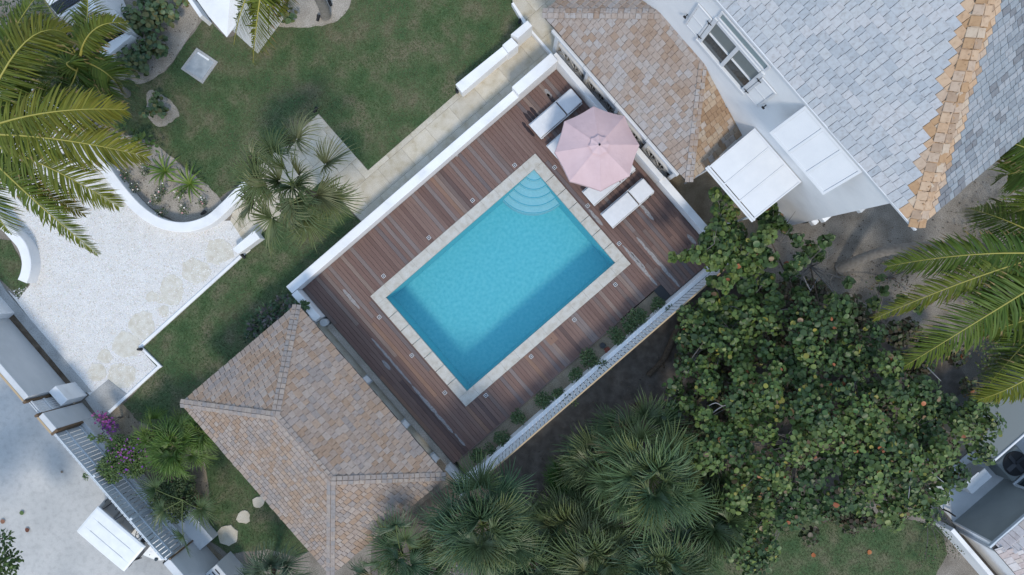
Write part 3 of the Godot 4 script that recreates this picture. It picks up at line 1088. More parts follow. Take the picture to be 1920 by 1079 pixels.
# two rows of cap tiles along a hip or ridge from p to q, folded over it
func caps(p: Vector3, q: Vector3, w: float, len: float, pal: Array, out: Array, fall := 0.35) -> void:
	var t := (q - p).normalized()
	var side := t.cross(Vector3.UP).normalized()
	var n := int((q - p).length() / len)
	for i in n:
		var c := p.lerp(q, (i + 0.5) / n)
		for s: float in [-1.0, 1.0]:
			var x := (side * s - Vector3.UP * fall).normalized()
			x = (x - t * x.dot(t)).normalized()
			var y := t.cross(x)
			if y.y < 0:
				y = -y
			var bs := Basis(x, y, x.cross(y))
			bs = bs.rotated(x, 0.13 * signf(bs.z.dot(t)))
			out.append([Transform3D(bs * Basis.from_scale(Vector3(w * rf(0.95, 1.03) - 0.012, 0.03, len * 0.95)), c + x * w * 0.5 + Vector3.UP * (0.06 + rf(0, 0.008))), pal[rng.randi() % pal.size()], 4.0 * in_frame(c)])

func roof_deck(faces: Array, called: String, parent: Node, drop := 0.03) -> Node3D:
	var st := mb()
	for f: Array in faces:
		var g := Vector3(0, -drop, 0)
		quad(st, f[0] + g, f[1] + g, f[2] + g, f[3] + g, Vector3.UP)
		var h := Vector3(0, -drop - 0.12, 0)
		quad(st, f[0] + h, f[1] + h, f[2] + h, f[3] + h, Vector3.DOWN)
		quad(st, f[0] + g, f[1] + g, f[1] + h, f[0] + h, (f[0] + f[1]) * 0.5 - (f[2] + f[3]) * 0.5)
	return obj(st, called, M.roof_under, parent)

func pavilion() -> void:
	var pal := [C(0.275, 0.24, 0.22), C(0.325, 0.275, 0.245), C(0.35, 0.295, 0.255), C(0.315, 0.253, 0.212), C(0.34, 0.275, 0.23), C(0.30, 0.235, 0.19), C(0.345, 0.258, 0.195), C(0.31, 0.222, 0.16)]
	var capal := [C(0.31, 0.265, 0.235), C(0.29, 0.25, 0.225), C(0.26, 0.24, 0.23), C(0.34, 0.29, 0.25)]
	var t := thing("pool_pavilion", "open pool pavilion under a hipped brown tiled roof beside the deck", "pavilion")
	var y := 2.6
	var l := E(-10.70, -4.25, y)
	var tp := E(-5.69, -4.2, y)
	var r := E(-5.69, 3.27, y)
	var bt := E(-10.68, 3.24, y)
	var r0 := E(-8.19, -1.8, 3.72)
	var r1 := E(-8.19, 0.86, 3.72)
	var roof := roof_deck([[tp, r, r1, r0], [bt, l, r0, r1], [l, tp, r0, r0], [r, bt, r1, r1]], "roof", t)
	var tiles := []
	slope_tiles(tp, r, r1, r0, 0.21, 0.185, pal, tiles)
	slope_tiles(bt, l, r0, r1, 0.16, 0.165, pal, tiles)
	slope_tiles(l, tp, r0, r0, 0.21, 0.185, pal, tiles)
	slope_tiles(r, bt, r1, r1, 0.18, 0.175, pal, tiles)
	lay_tiles(tiles, "roof_tile", roof)
	var cp := []
	for e: Array in [[l, r0], [tp, r0], [r, r1], [bt, r1]]:
		caps(e[0], e[1] + Vector3(0, 0.02, 0), 0.15, 0.17, capal, cp, 0.3)
	caps(r0, r1, 0.15, 0.18, capal, cp, 0.4)
	lay_tiles(cp, "cap_tile", roof)
	for q: Vector2 in [Vector2(-10.2, -3.8), Vector2(-6.15, -3.8), Vector2(-6.15, -0.9), Vector2(-6.15, 1.2), Vector2(-6.15, 2.8), Vector2(-10.2, 2.8), Vector2(-10.2, -0.5)]:
		var st := mb()
		dbox(st, q.x - 0.12, q.x + 0.12, q.y - 0.12, q.y + 0.12, 0.0, 2.42, 0.01)
		var c := obj(st, "column", M.stucco, t)
		if q.x > -7.0:
			st = mb()
			dbox(st, q.x - 0.18, q.x + 0.34, q.y - 0.17, q.y + 0.17, 0.0, 0.34, 0.01)
			obj(st, "plinth", M.grey_stucco, c)
	for q: Array in [[-10.3, -6.05, -3.9, -3.72], [-10.3, -6.05, 2.72, 2.9], [-10.28, -10.1, -3.72, 2.72], [-6.25, -6.07, -3.72, 2.72]]:
		var st := mb()
		dbox(st, q[0], q[1], q[2], q[3], 2.30, 2.5, 0.008)
		obj(st, "beam", M.white, t)
	var fl := mb()
	dbox(fl, -10.4, -6.02, -4.0, 3.0, 0.0, 0.2, 0.01)
	obj(fl, "floor_slab", M.stone[2], t)

# a framed panel on the house wall: plane d, between b0..b1 and y0..y1
func house() -> void:
	var t := thing("house", "two-storey white villa with blue-grey shingle roof and tiled veranda", "house")
	var wd := 8.9
	var ye := 7.4
	# walls
	var st := mb()
	dbox(st, wd, 17.6, -16.0, 4.8, 0.0, 5.02, 0.0005)
	obj(st, "wall", M.stucco, t)
	st = mb()
	dbox(st, wd, 17.6, -16.0, -1.82, 5.02, ye - 0.02, 0.0005)
	dbox(st, wd, 17.6, 0.02, 4.8, 5.02, ye - 0.02, 0.0005)
	dbox(st, wd, 17.6, -1.82, 0.02, 6.58, ye - 0.02, 0.0005)
	dbox(st, wd + 0.9, 17.6, -1.82, 0.02, 5.02, 6.58, 0.01)
	obj(st, "upper_wall", M.stucco, t)
	# main roof: slope over the pool side and hip slope at the end
	var grey_pal := [C(0.36, 0.39, 0.42), C(0.39, 0.415, 0.44), C(0.405, 0.43, 0.455), C(0.42, 0.44, 0.46), C(0.43, 0.45, 0.465), C(0.45, 0.46, 0.475)]
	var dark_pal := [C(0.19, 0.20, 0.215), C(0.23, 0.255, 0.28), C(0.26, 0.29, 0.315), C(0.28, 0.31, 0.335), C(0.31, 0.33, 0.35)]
	var gold := [C(0.48, 0.325, 0.205), C(0.51, 0.365, 0.245), C(0.46, 0.35, 0.26), C(0.41, 0.26, 0.145), C(0.50, 0.40, 0.30), C(0.37, 0.265, 0.185)]
	var d0 := wd - 0.02
	var b1 := 5.68
	var run := 4.6
	var rise := run * tan(deg_to_rad(30.0))
	var e0 := E(d0, -16.2, ye)
	var e1 := E(d0, b1, ye)
	var e2 := E(d0 + 2 * run, b1, ye)
	var t0 := E(d0 + run, -16.2, ye + rise)
	var t1 := E(d0 + run, b1 - run, ye + rise)
	var roof := roof_deck([[e0, e1, t1, t0], [e1, e2, t1, t1], [e2, E(d0 + 2 * run, -16.2, ye), t0, t1]], "roof", t)
	var tiles := []
	slope_tiles(e0, e1, t1, t0, 0.25, 0.215, grey_pal, tiles)
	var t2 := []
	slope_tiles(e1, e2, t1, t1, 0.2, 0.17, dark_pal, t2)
	# new golden shingles step along both sides of the hip
	var hx := e1
	var hd := (t1 - e1)
	for tl: Array in tiles:
		var p: Vector3 = tl[0].origin
		var f := clampf((p - hx).dot(hd) / hd.length_squared(), 0.0, 1.0)
		if (p - (hx + hd * f)).length() < 0.40:
			tl[1] = gold[rng.randi() % gold.size()]
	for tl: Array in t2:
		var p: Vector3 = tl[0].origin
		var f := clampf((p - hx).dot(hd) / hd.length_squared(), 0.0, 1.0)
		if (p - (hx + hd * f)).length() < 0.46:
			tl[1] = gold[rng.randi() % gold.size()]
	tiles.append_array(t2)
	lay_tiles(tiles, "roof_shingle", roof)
	var cp := []
	caps(e1, t1 + Vector3(0, 0.02, 0), 0.24, 0.235, gold, cp, 0.42)
	lay_tiles(cp, "hip_tile", roof)
	# gutter edge
	st = mb()
	dbox(st, d0 - 0.045, d0 + 0.0, -16.2, b1 + 0.03, ye - 0.09, ye + 0.01, 0.008)
	obj(st, "gutter", M.white, roof)
	# window with four panes
	var win := mb()
	dbox(win, wd - 0.05, wd + 0.05, -1.92, -1.79, 4.97, 6.68, 0.01)
	dbox(win, wd - 0.05, wd + 0.05, -0.01, 0.12, 4.97, 6.68, 0.01)
	dbox(win, wd - 0.045, wd + 0.05, -0.96, -0.84, 5.05, 6.56, 0.01)
	dbox(win, wd - 0.08, wd + 0.04, -1.98, 0.18, 4.88, 5.05, 0.01)
	dbox(win, wd - 0.052, wd + 0.048, -1.78, -0.02, 6.54, 6.68, 0.01)
	dbox(win, wd - 0.03, wd + 0.03, -1.78, -0.97, 5.77, 5.82, 0.006)
	dbox(win, wd - 0.03, wd + 0.03, -0.83, -0.02, 5.77, 5.82, 0.006)
	var wo := obj(win, "window", M.white, t)
	for q: Array in [[-1.79, -0.96, 5.05, 5.77], [-1.79, -0.96, 5.82, 6.54], [-0.84, -0.01, 5.05, 5.77], [-0.84, -0.01, 5.82, 6.54]]:
		st = mb()
		dbox(st, wd + 0.01, wd + 0.02, q[0], q[1], q[2], q[3], 0.001)
		obj(st, "pane", M.glass if q[2] < 5.5 else M.pane_grey, wo)
	st = mb()
	dbox(st, wd - 0.02, wd + 0.02, -1.80, 0.0, 6.85, 7.14, 0.03)
	obj(st, "transom_pane", M.frosted, t)
	st = mb()
	dbox(st, wd - 0.05, wd, -1.88, 0.08, 6.78, 6.85, 0.008)
	dbox(st, wd - 0.05, wd, -1.88, 0.08, 7.14, 7.2, 0.008)
	dbox(st, wd - 0.048, wd, -1.88, -1.8, 6.85, 7.14, 0.008)
	dbox(st, wd - 0.048, wd, 0.0, 0.08, 6.85, 7.14, 0.008)
	obj(st, "transom_frame", M.white, t)
	# louvred shutters folded back against the wall
	for s: float in [-2.6, 0.1]:
		st = mb()
		var bb := s + 0.08 if s < 0.0 else s + 0.04
		var be := bb + 0.58
		dbox(st, wd - 0.06, wd - 0.015, bb, bb + 0.06, 5.1, 6.5, 0.006)
		dbox(st, wd - 0.06, wd - 0.015, be - 0.06, be, 5.1, 6.5, 0.006)
		for y: float in [5.1, 5.77, 6.44]:
			dbox(st, wd - 0.06, wd - 0.016, bb + 0.06, be - 0.06, y, y + 0.06, 0.006)
		var sh := obj(st, "shutter", M.white, t)
		for y0: float in [5.16, 5.83]:
			st = mb()
			for k in 12:
				box(st, E(wd - 0.035, (bb + be) * 0.5, y0 + 0.03 + k * 0.05), Vector3(0.056, 0.008, be - bb - 0.13), deck_basis() * Basis(Vector3(0, 0, 1), 1.25), 0.002)
			obj(st, "louvre", M.white, sh)
		for y: float in [5.3, 6.3]:
			st = mb()
			var hb := be if s < 0.0 else bb
			dbox(st, wd - 0.08, wd - 0.062, hb - 0.09, hb + 0.09, y - 0.012, y + 0.012, 0.004)
			dbox(st, wd - 0.10, wd - 0.08, hb - 0.025, hb + 0.025, y - 0.03, y + 0.03, 0.008)
			obj(st, "hinge", M.black, sh)
		st = mb()
		var ob := bb - 0.09 if s < 0.0 else be + 0.09
		dbox(st, wd - 0.12, wd - 0.0, ob - 0.015, ob + 0.015, 5.5, 5.53, 0.004)
		dbox(st, wd - 0.125, wd - 0.105, ob - 0.05, ob + 0.05, 5.46, 5.57, 0.006)
		obj(st, "shutter_hook", M.black, sh)
	awnings(t, wd)
	veranda(t, wd)
	# vents and pipe stubs at the foot of the end wall
	st = mb()
	dbox(st, 8.95, 9.3, 4.8, 4.98, 2.9, 3.15, 0.01)
	obj(st, "wall_bracket", M.stucco, t)
	for k in 4:
		st = mb()
		dbox(st, 8.93, 9.0, 4.805, 4.86, 1.72 + k * 0.1, 1.78 + k * 0.1, 0.004)
		obj(st, "vent", M.black, t)
	st = mb()
	dbox(st, 8.9, 9.1, 4.8, 5.0, 2.22, 2.5, 0.03)
	obj(st, "pipe_box", M.stucco, t)
	st = mb()
	dbox(st, 9.0, 9.2, 4.81, 4.95, 5.2, 5.4, 0.01)
	obj(st, "wall_bracket", M.grey_stucco, t)

func awnings(t: Node3D, wd: float) -> void:
	# tilted louvred sun shade hung from under the eave
	var top := E(wd - 0.05, 1.45, 7.25)
	var low := E(8.18, 1.45, 6.2)
	var s := (low - top)
	var L := s.length()
	s = s.normalized()
	var n := N2.cross(s)
	if n.dot(N1) > 0:
		n = -n
	var bs := Basis(N2, n, N2.cross(n))
	var w := 2.2
	var mid := top + s * L * 0.5 + N2 * w * 0.5
	var st := mb()
	for k in 4:
		box(st, mid + N2 * (-w * 0.5 + w * k / 3.0), Vector3(0.085, 0.05, L), bs, 0.008)
	for k: float in [-0.5, 0.5]:
		box(st, mid + s * k * (L - 0.03), Vector3(w + 0.085, 0.047, 0.085), bs, 0.008)
	var fr := obj(st, "louvred_shade", M.white, t)
	var sm := mb()
	box(sm, Vector3.ZERO, Vector3(w / 3.0 - 0.09, 0.007, 0.054), Basis.IDENTITY, 0.002)
	sm.generate_normals()
	var sl := sm.commit()
	for p in 3:
		for k in 26:
			var o := put(sl, "slat", M.white, fr)
			var c := mid + N2 * (-w * 0.5 + w * (p + 0.5) / 3.0) + s * (-L * 0.5 + 0.06 + (L - 0.12) * (k + 0.5) / 26.0)
			o.transform = Transform3D(bs.rotated(N2, -0.12), c)
	for k: float in [0.02, w - 0.02]:
		st = mb()
		tube(st, [top + N2 * k + s * 0.9 * L - n * 0.03, E(wd, 1.45 + k, 6.5)], 0.014, 0.014, 6)
		obj(st, "stay_bar", M.steel, fr)
	# white panelled canopy lower down
	var p0 := E(7.2, 1.2, 3.5)
	var up := E(wd - 0.02, 1.2, 3.97) - p0
	var l2 := up.length()
	up = up.normalized()
	var n2 := N2.cross(up)
	if n2.y < 0:
		n2 = -n2
	var b2 := Basis(N2, n2, N2.cross(n2))
	var w2 := 2.15
	var m2 := p0 + up * l2 * 0.5 + N2 * w2 * 0.5
	st = mb()
	for k in 4:
		box(st, m2 + N2 * (-w2 * 0.5 + w2 * k / 3.0), Vector3(0.05, 0.09, l2), b2, 0.008)
	box(st, m2 + up * (l2 * 0.5 - 0.03), Vector3(w2 + 0.05, 0.088, 0.06), b2, 0.008)
	var cf := obj(st, "entrance_canopy", M.white, t)
	for k in 3:
		st = mb()
		box(st, m2 + N2 * (-w2 * 0.5 + w2 * (k + 0.5) / 3.0) + n2 * 0.02, Vector3(w2 / 3.0 - 0.052, 0.02, l2 - 0.06), b2, 0.004)
		obj(st, "canopy_panel", M.white, cf)
	st = mb()
	box(st, p0 + N2 * w2 * 0.5 - up * 0.03, Vector3(w2 + 0.12, 0.1, 0.07), b2, 0.012)
	box(st, p0 + N2 * w2 * 0.5 - up * 0.1 - n2 * 0.05, Vector3(w2 + 0.12, 0.05, 0.07), b2, 0.012)
	obj(st, "canopy_gutter", M.white, cf)
	for k: float in [0.05, w2 - 0.05]:
		st = mb()
		var q := p0 + N2 * k + up * 0.08
		tube(st, [Vector3(q.x, 3.44, q.z), Vector3(q.x, 0.0, q.z)], 0.04, 0.04, 8)
		obj(st, "canopy_post", M.white, cf)

func veranda(t: Node3D, wd: float) -> void:
	var pal := [C(0.37, 0.345, 0.335), C(0.36, 0.328, 0.308), C(0.37, 0.32, 0.288), C(0.345, 0.293, 0.26), C(0.35, 0.29, 0.25), C(0.33, 0.262, 0.218), C(0.315, 0.235, 0.18)]
	var brown := [C(0.42, 0.365, 0.32), C(0.41, 0.34, 0.27), C(0.40, 0.31, 0.225), C(0.37, 0.265, 0.18), C(0.34, 0.235, 0.15), C(0.30, 0.20, 0.125)]
	var y := 2.8
	var yt := 4.14
	var a := E(6.58, -6.1, y)
	var b := E(6.58, 1.18, y)
	var c := E(wd, -1.36, yt)
	var d := E(wd, -3.35, yt)
	var b2 := E(wd, 1.12, y)
	var a2 := E(wd, -6.1, y)
	var roof := roof_deck([[a, b, c, d], [b, b2, c, c], [a2, a, d, d]], "veranda_roof", t)
	var tiles := []
	slope_tiles(a, b, c, d, 0.215, 0.185, pal, tiles)
	slope_tiles(b, b2, c, c, 0.2, 0.18, brown, tiles)
	slope_tiles(a2, a, d, d, 0.215, 0.185, pal, tiles)
	lay_tiles(tiles, "veranda_tile", roof)
	var cp := []
	caps(a, d, 0.17, 0.19, pal, cp, 0.25)
	caps(b, c, 0.14, 0.19, pal, cp, 0.25)
	lay_tiles(cp, "veranda_cap_tile", roof)
	# front: lattice balustrade below white panels
	var f := 6.84
	var b0 := -5.54
	var b1 := 0.79
	var st := mb()
	dbox(st, f, f + 0.1, b0, b1, 0.09, 0.2, 0.006)
	dbox(st, f - 0.02, f + 0.1, b0, b1, 0.92, 1.02, 0.006)
	dbox(st, f, f + 0.1, b0, b0 + 0.14, 0.2, 0.92, 0.006)
	dbox(st, f, f + 0.1, b1 - 0.14, b1, 0.2, 0.92, 0.006)
	var rail := obj(st, "lattice_railing", M.white, t)
	var n := 13
	var w := (b1 - b0 - 0.28) / n
	for i in n:
		var bc := b0 + 0.14 + (i + 0.5) * w
		var an := atan2(0.72, w)
		var xl := sqrt(0.72 * 0.72 + w * w) - 0.03
		st = mb()
		box(st, E(f + 0.045, bc, 0.56), Vector3(0.03, 0.075, xl), deck_basis() * Basis(Vector3(1, 0, 0), an), 0.004)
		box(st, E(f + 0.05, bc, 0.56), Vector3(0.03, 0.075, xl), deck_basis() * Basis(Vector3(1, 0, 0), -an), 0.004)
		dbox(st, f + 0.02, f + 0.08, bc + w * 0.5 - 0.02, bc + w * 0.5 + 0.02, 0.2, 0.92, 0.004)
		obj(st, "lattice_bay", M.white, rail)
	# white beam along the eave, in jointed lengths, on posts
	n = 4
	for i in n:
		st = mb()
		dbox(st, 6.5, 6.72, b0 + (b1 - b0) * i / n + 0.004, b0 + (b1 - b0) * (i + 1) / n - 0.004, 2.42, 2.6, 0.012)
		var bm := obj(st, "eave_beam", M.white, t)
		st = mb()
		var pb := b0 + (b1 - b0) * i / n + 0.06
		dbox(st, 6.72, 6.84, pb, pb + 0.12, 0.09, 2.5, 0.008)
		obj(st, "post", M.white, bm)
	st = mb()
	dbox(st, 6.73, 6.95, b1 - 0.14, b1, 0.09, 2.5, 0.01)
	obj(st, "end_pier", M.white, t)
	st = mb()
	dbox(st, 6.73, 6.95, b0, b0 + 0.14, 0.09, 2.5, 0.01)
	obj(st, "end_pier", M.white, t)
	st = mb()
	dbox(st, f + 0.12, wd, b0, b0 + 0.1, 0.09, 2.6, 0.008)
	obj(st, "side_wall", M.stucco, t)
	st = mb()
	dbox(st, f + 0.12, wd, b1 - 0.1, b1, 0.09, 2.6, 0.008)
	obj(st, "side_wall", M.stucco, t)
	st = mb()
	dbox(st, f + 0.02, wd, b0 + 0.1, b1 - 0.1, 0.0, 0.085, 0.004)
	obj(st, "veranda_floor", M.floor_dark, t)

# ---------- furniture ----------
func make_lounger(label: String, at: Vector3) -> Node3D:
	# local: x towards the head end, y up, z across; origin on the deck under its middle
	var t := thing("sun_lounger", label, "sun lounger", at, atan2(0.6546, 0.756), "white sun loungers on the deck")
	var st := mb()
	for s: float in [-1.0, 1.0]:
		box(st, Vector3(0, 0.25, s * 0.33), Vector3(1.94, 0.05, 0.035), Basis.IDENTITY, 0.008)
	for x: float in [-0.95, 0.33, 0.95]:
		box(st, Vector3(x, 0.25, 0), Vector3(0.035, 0.045, 0.64), Basis.IDENTITY, 0.008)
	obj(st, "frame", M.white, t)
	for x: float in [-0.86, 0.8]:
		for s: float in [-1.0, 1.0]:
			st = mb()
			box(st, Vector3(x, 0.115, s * 0.325), Vector3(0.045, 0.23, 0.034), Basis.IDENTITY, 0.006)
			obj(st, "leg", M.white, t)
	st = mb()
	box(st, Vector3(-0.36, 0.325, 0), Vector3(1.24, 0.075, 0.61), Basis.IDENTITY, 0.03)
	obj(st, "seat_cushion", M.cushion, t)
	var b := Basis(Vector3(0, 0, 1), 0.2)
	st = mb()
	box(st, Vector3(0.31, 0.33, 0) + b * Vector3(0.335, 0.0, 0), Vector3(0.67, 0.075, 0.61), b, 0.03)
	var bk := obj(st, "back_cushion", M.cushion, t)
	st = mb()
	box(st, Vector3(0.62, 0.22, 0.35), Vector3(0.4, 0.02, 0.02), Basis(Vector3(0, 0, 1), 0.5), 0.003)
	obj(st, "adjuster", M.dark, bk)
	return t

func furniture() -> void:
	for l: Array in [[1042, 213, "white sun lounger apart from the parasol, beside wet marks on the boards"], [1075, 253, "white sun lounger mostly hidden under the pink parasol, only its foot end showing"], [1142, 339, "white sun lounger half under the parasol, between it and the uncovered last lounger"], [1177, 381, "fully uncovered white sun lounger at the row's end closest to the bushy tree"]]:
		var p := P(l[0], l[1], DECK + 0.35)
		make_lounger(l[2], Vector3(p.x, DECK + 0.003, p.z))
	# parasol
	var c := P(1119.8, 278.8, 2.52)
	var t := thing("parasol", "pale pink octagonal parasol with scalloped edge over the loungers", "parasol", Vector3(c.x, DECK, c.z))
	var yr := 2.07
	var ya := 2.62
	var rad := 1.40
	var a0 := deg_to_rad(-95.0)
	var cor := []
	for k in 9:
		var an := a0 + TAU * k / 8.0
		cor.append(Vector3(rad * cos(an), yr, rad * sin(an)))
	for k in 8:
		var st := mb()
		var p: Vector3 = cor[k]
		var q: Vector3 = cor[k + 1]
		# cloth panel sags between its ribs
		var rows := 6
		var prev := []
		for i in rows + 1:
			var f := 0.08 + 0.92 * i / rows
			var row := []
			for j in 7:
				var e := j / 6.0
				var v := p.lerp(q, e) * f
				var h := lerpf(ya, yr, f) + 0.05 * sin(PI * f)
				var sag := sin(PI * e) * f
				v = v * (1.0 - 0.02 * sag)
				row.append(Vector3(v.x, h - 0.045 * sag + 0.006 * sin(e * 19.0 + k * 3.0) * f * (1.0 - f) * 4.0, v.z))
			if i > 0:
				st.set_smooth_group(1)
				for j in 6:
					quad(st, prev[j], prev[j + 1], row[j + 1], row[j], Vector3.UP)
			prev = row
		var po := obj(st, "canopy_panel", M.pink, t)
		# valance with a scalloped hem
		st = mb()
		for j in 6:
			var u: Vector3 = prev[j]
			var v: Vector3 = prev[j + 1]
			var out := (u + v) * 0.5
			var dr := 0.13 - 0.03 * absf(j - 2.5) / 2.5 + 0.02 * (j % 2)
			var g := Vector3(out.x, 0, out.z).normalized() * 0.015
			quad(st, u, v, v + g - Vector3(0, dr, 0), u + g - Vector3(0, dr * 0.9, 0), out)
		obj(st, "valance", M.pink, po)
		st = mb()
		var r2 := []
		for i in 5:
			r2.append(p.normalized() * 0.0 + Vector3(p.x, 0, p.z) * (0.06 + 0.93 * i / 4.0) + Vector3(0, lerpf(ya, yr, 0.06 + 0.93 * i / 4.0) - 0.02 + 0.05 * sin(PI * i / 4.0), 0))
		tube(st, r2, 0.009, 0.009, 5)
		obj(st, "rib", M.white, t)
		# vent flap on top
		st = mb()
		var vp := p * 0.24
		var vq := q * 0.24
		var tip := Vector3(0, ya + 0.075, 0)
		var mid := (vp + vq) * 0.5 * 0.93
		st.set_smooth_group(-1)
		var y2 := ya - 0.05 + 0.03
		tri(st, tip, Vector3(vp.x, y2, vp.z), Vector3(mid.x, y2 - 0.015, mid.z), Vector3.UP)
		tri(st, tip, Vector3(mid.x, y2 - 0.015, mid.z), Vector3(vq.x, y2, vq.z), Vector3.UP)
		obj(st, "vent_flap", M.pink, t)
	var st2 := mb()
	tube(st2, [Vector3(0, 0.05, 0), Vector3(0, ya + 0.06, 0)], 0.024, 0.024, 10)
	obj(st2, "pole", M.white, t)
	st2 = mb()
	disc(st2, Vector3.ZERO, 0.035, ya + 0.05, ya + 0.12, 12, 0.012)
	obj(st2, "finial", M.black, t)
	st2 = mb()
	disc(st2, Vector3.ZERO, 0.26, 0.0, 0.07, 20, 0.02)
	obj(st2, "base_plate", M.white, t)

# ---------- street wall, gate, cart ----------
func street_side() -> void:
	var d := -14.66
	var t := thing("boundary_wall", "tall pale grey rendered wall between the street and the gravel driveway", "wall")
	var st := mb()
	dbox(st, d - 0.26, d, -26.0, -7.86, 0.0, 2.1, 0.012)
	obj(st, "wall_run", M.grey_stucco, t)
	st = mb()
	dbox(st, d - 0.27, d - 0.20, -26.0, -7.86, 2.1, 2.115, 0.004)
	obj(st, "weathered_edge", M.tan, t)
	st = mb()
	dbox(st, d, d + 0.32, -7.86, -7.2, 0.0, 1.12, 0.012)
	obj(st, "meter_pillar", M.stucco, t)
	st = mb()
	dbox(st, d, d + 0.3, -14.6, -11.2, 0.0, 1.12, 0.012)
	obj(st, "low_buttress", M.stucco, t)
	# small slatted gate set in the wall
	t = thing("garden_gate", "small white slatted gate between brown posts in the street wall", "gate")
	for b: float in [-7.80, -7.20]:
		st = mb()
		dbox(st, d - 0.26, d - 0.14, b - 0.03, b + 0.05, 0.0, 2.16, 0.008)
		obj(st, "post", M.timber, t)
	for k in 6:
		st = mb()
		dbox(st, d - 0.22, d - 0.19, -7.74 + k * 0.085, -7.67 + k * 0.085, 0.12, 1.98, 0.006)
		obj(st, "slat", M.white, t)
	for y: float in [0.4, 1.25, 1.85]:
		st = mb()
		dbox(st, d - 0.185, d - 0.15, -7.76, -7.24, y, y + 0.08, 0.006)
		obj(st, "rail", M.white, t)
	t = thing("boundary_wall", "short pale wall section between the small slatted gate and the slatted fence", "wall")
	st = mb()
	dbox(st, d - 0.26, d, -7.13, -6.42, 0.0, 2.1, 0.012)
	obj(st, "wall_run", M.grey_stucco, t)
	st = mb()
	dbox(st, d - 0.27, d - 0.20, -7.13, -6.42, 2.1, 2.115, 0.004)
	obj(st, "weathered_edge", M.tan, t)
	st = mb()
	dbox(st, d - 0.26, d + 0.01, -6.42, -6.34, 0.72, 2.13, 0.008)
	obj(st, "end_post", M.timber, t)
	# slatted street fence on a plinth
	t = thing("street_fence", "pale slatted fence on a low plinth beside the parked golf cart", "fence")
	st = mb()
	dbox(st, d - 0.24, d, -6.42, 0.9, 0.0, 0.7, 0.012)
	obj(st, "plinth", M.grey_stucco, t)
	var pm := mb()
	box(pm, Vector3.ZERO, Vector3(0.03, 1.40, 0.128), Basis.IDENTITY, 0.004)
	pm.generate_normals()
	var pmesh := pm.commit()
	var n := 36
	for i in n:
		var o := put(pmesh, "slat", M.pale_blue, t)
		o.transform = Transform3D(deck_basis(), E(d - 0.2, -6.28 + i * 0.155, 1.4))
	for y: float in [0.78, 1.52, 2.06]:
		st = mb()
		dbox(st, d - 0.184, d - 0.14, -6.34, -0.75, y - 0.035, y + 0.035, 0.006)
		obj(st, "rail", M.pale_blue, t)
	for b: float in [-4.4, -2.5, -0.72]:
		st = mb()
		dbox(st, d - 0.14, d - 0.06, b - 0.04, b + 0.04, 0.7, 2.1, 0.006)
		obj(st, "post", M.pale_blue, t)
	st = mb()
	dbox(st, d + 0.0, d + 0.62, -2.4, -0.2, 0.0, 0.5, 0.012)
	obj(st, "low_bench_wall", M.grey_stucco, t)
	t = thing("boundary_wall", "plain blue-grey wall beyond the slatted fence, by the golf cart's nose", "wall")
	st = mb()
	dbox(st, d - 0.26, d, -0.65, 9.0, 0.0, 2.1, 0.012)
	obj(st, "wall_run", M.grey_stucco, t)
	st = mb()
	dbox(st, d - 0.02, d + 0.06, -0.66, -0.6, 0.0, 2.12, 0.006)
	obj(st, "end_post", M.timber, t)
	t = thing("utility_box", "pale grey cabinet against the wall in the lower corner of the garden", "utility box")
	st = mb()
	dbox(st, d + 0.02, d + 0.55, 0.55, 1.5, 0.0, 1.2, 0.015)
	obj(st, "cabinet", M.grey_stucco, t)
	for k in 3:
		st = mb()
		dbox(st, d + 0.1 + k * 0.14, d + 0.14 + k * 0.14, 0.65, 0.9, 1.2, 1.215, 0.003)
		obj(st, "vent_slot", M.dark, t)
	# metal ladder frame lying in the bed
	t = thing("metal_frame", "small white metal frame lying among the shrubs near the fence", "metal frame")
	for q: Array in [[354, 969, 370, 985], [358, 965, 374, 981]]:
		st = mb()
		tube(st, [P(q[0], q[1], 0.5), P(q[2], q[3], 0.5)], 0.018, 0.018, 6)
		obj(st, "bar", M.white, t)
	st = mb()
	tube(st, [P(360, 975, 0.5), P(364, 971, 0.5)], 0.015, 0.015, 6)
	tube(st, [P(356, 967, 0.5), P(355, 966, 0.0)], 0.015, 0.015, 6)
	tube(st, [P(372, 983, 0.5), P(371, 982, 0.0)], 0.015, 0.015, 6)
	obj(st, "crossbar", M.white, t)

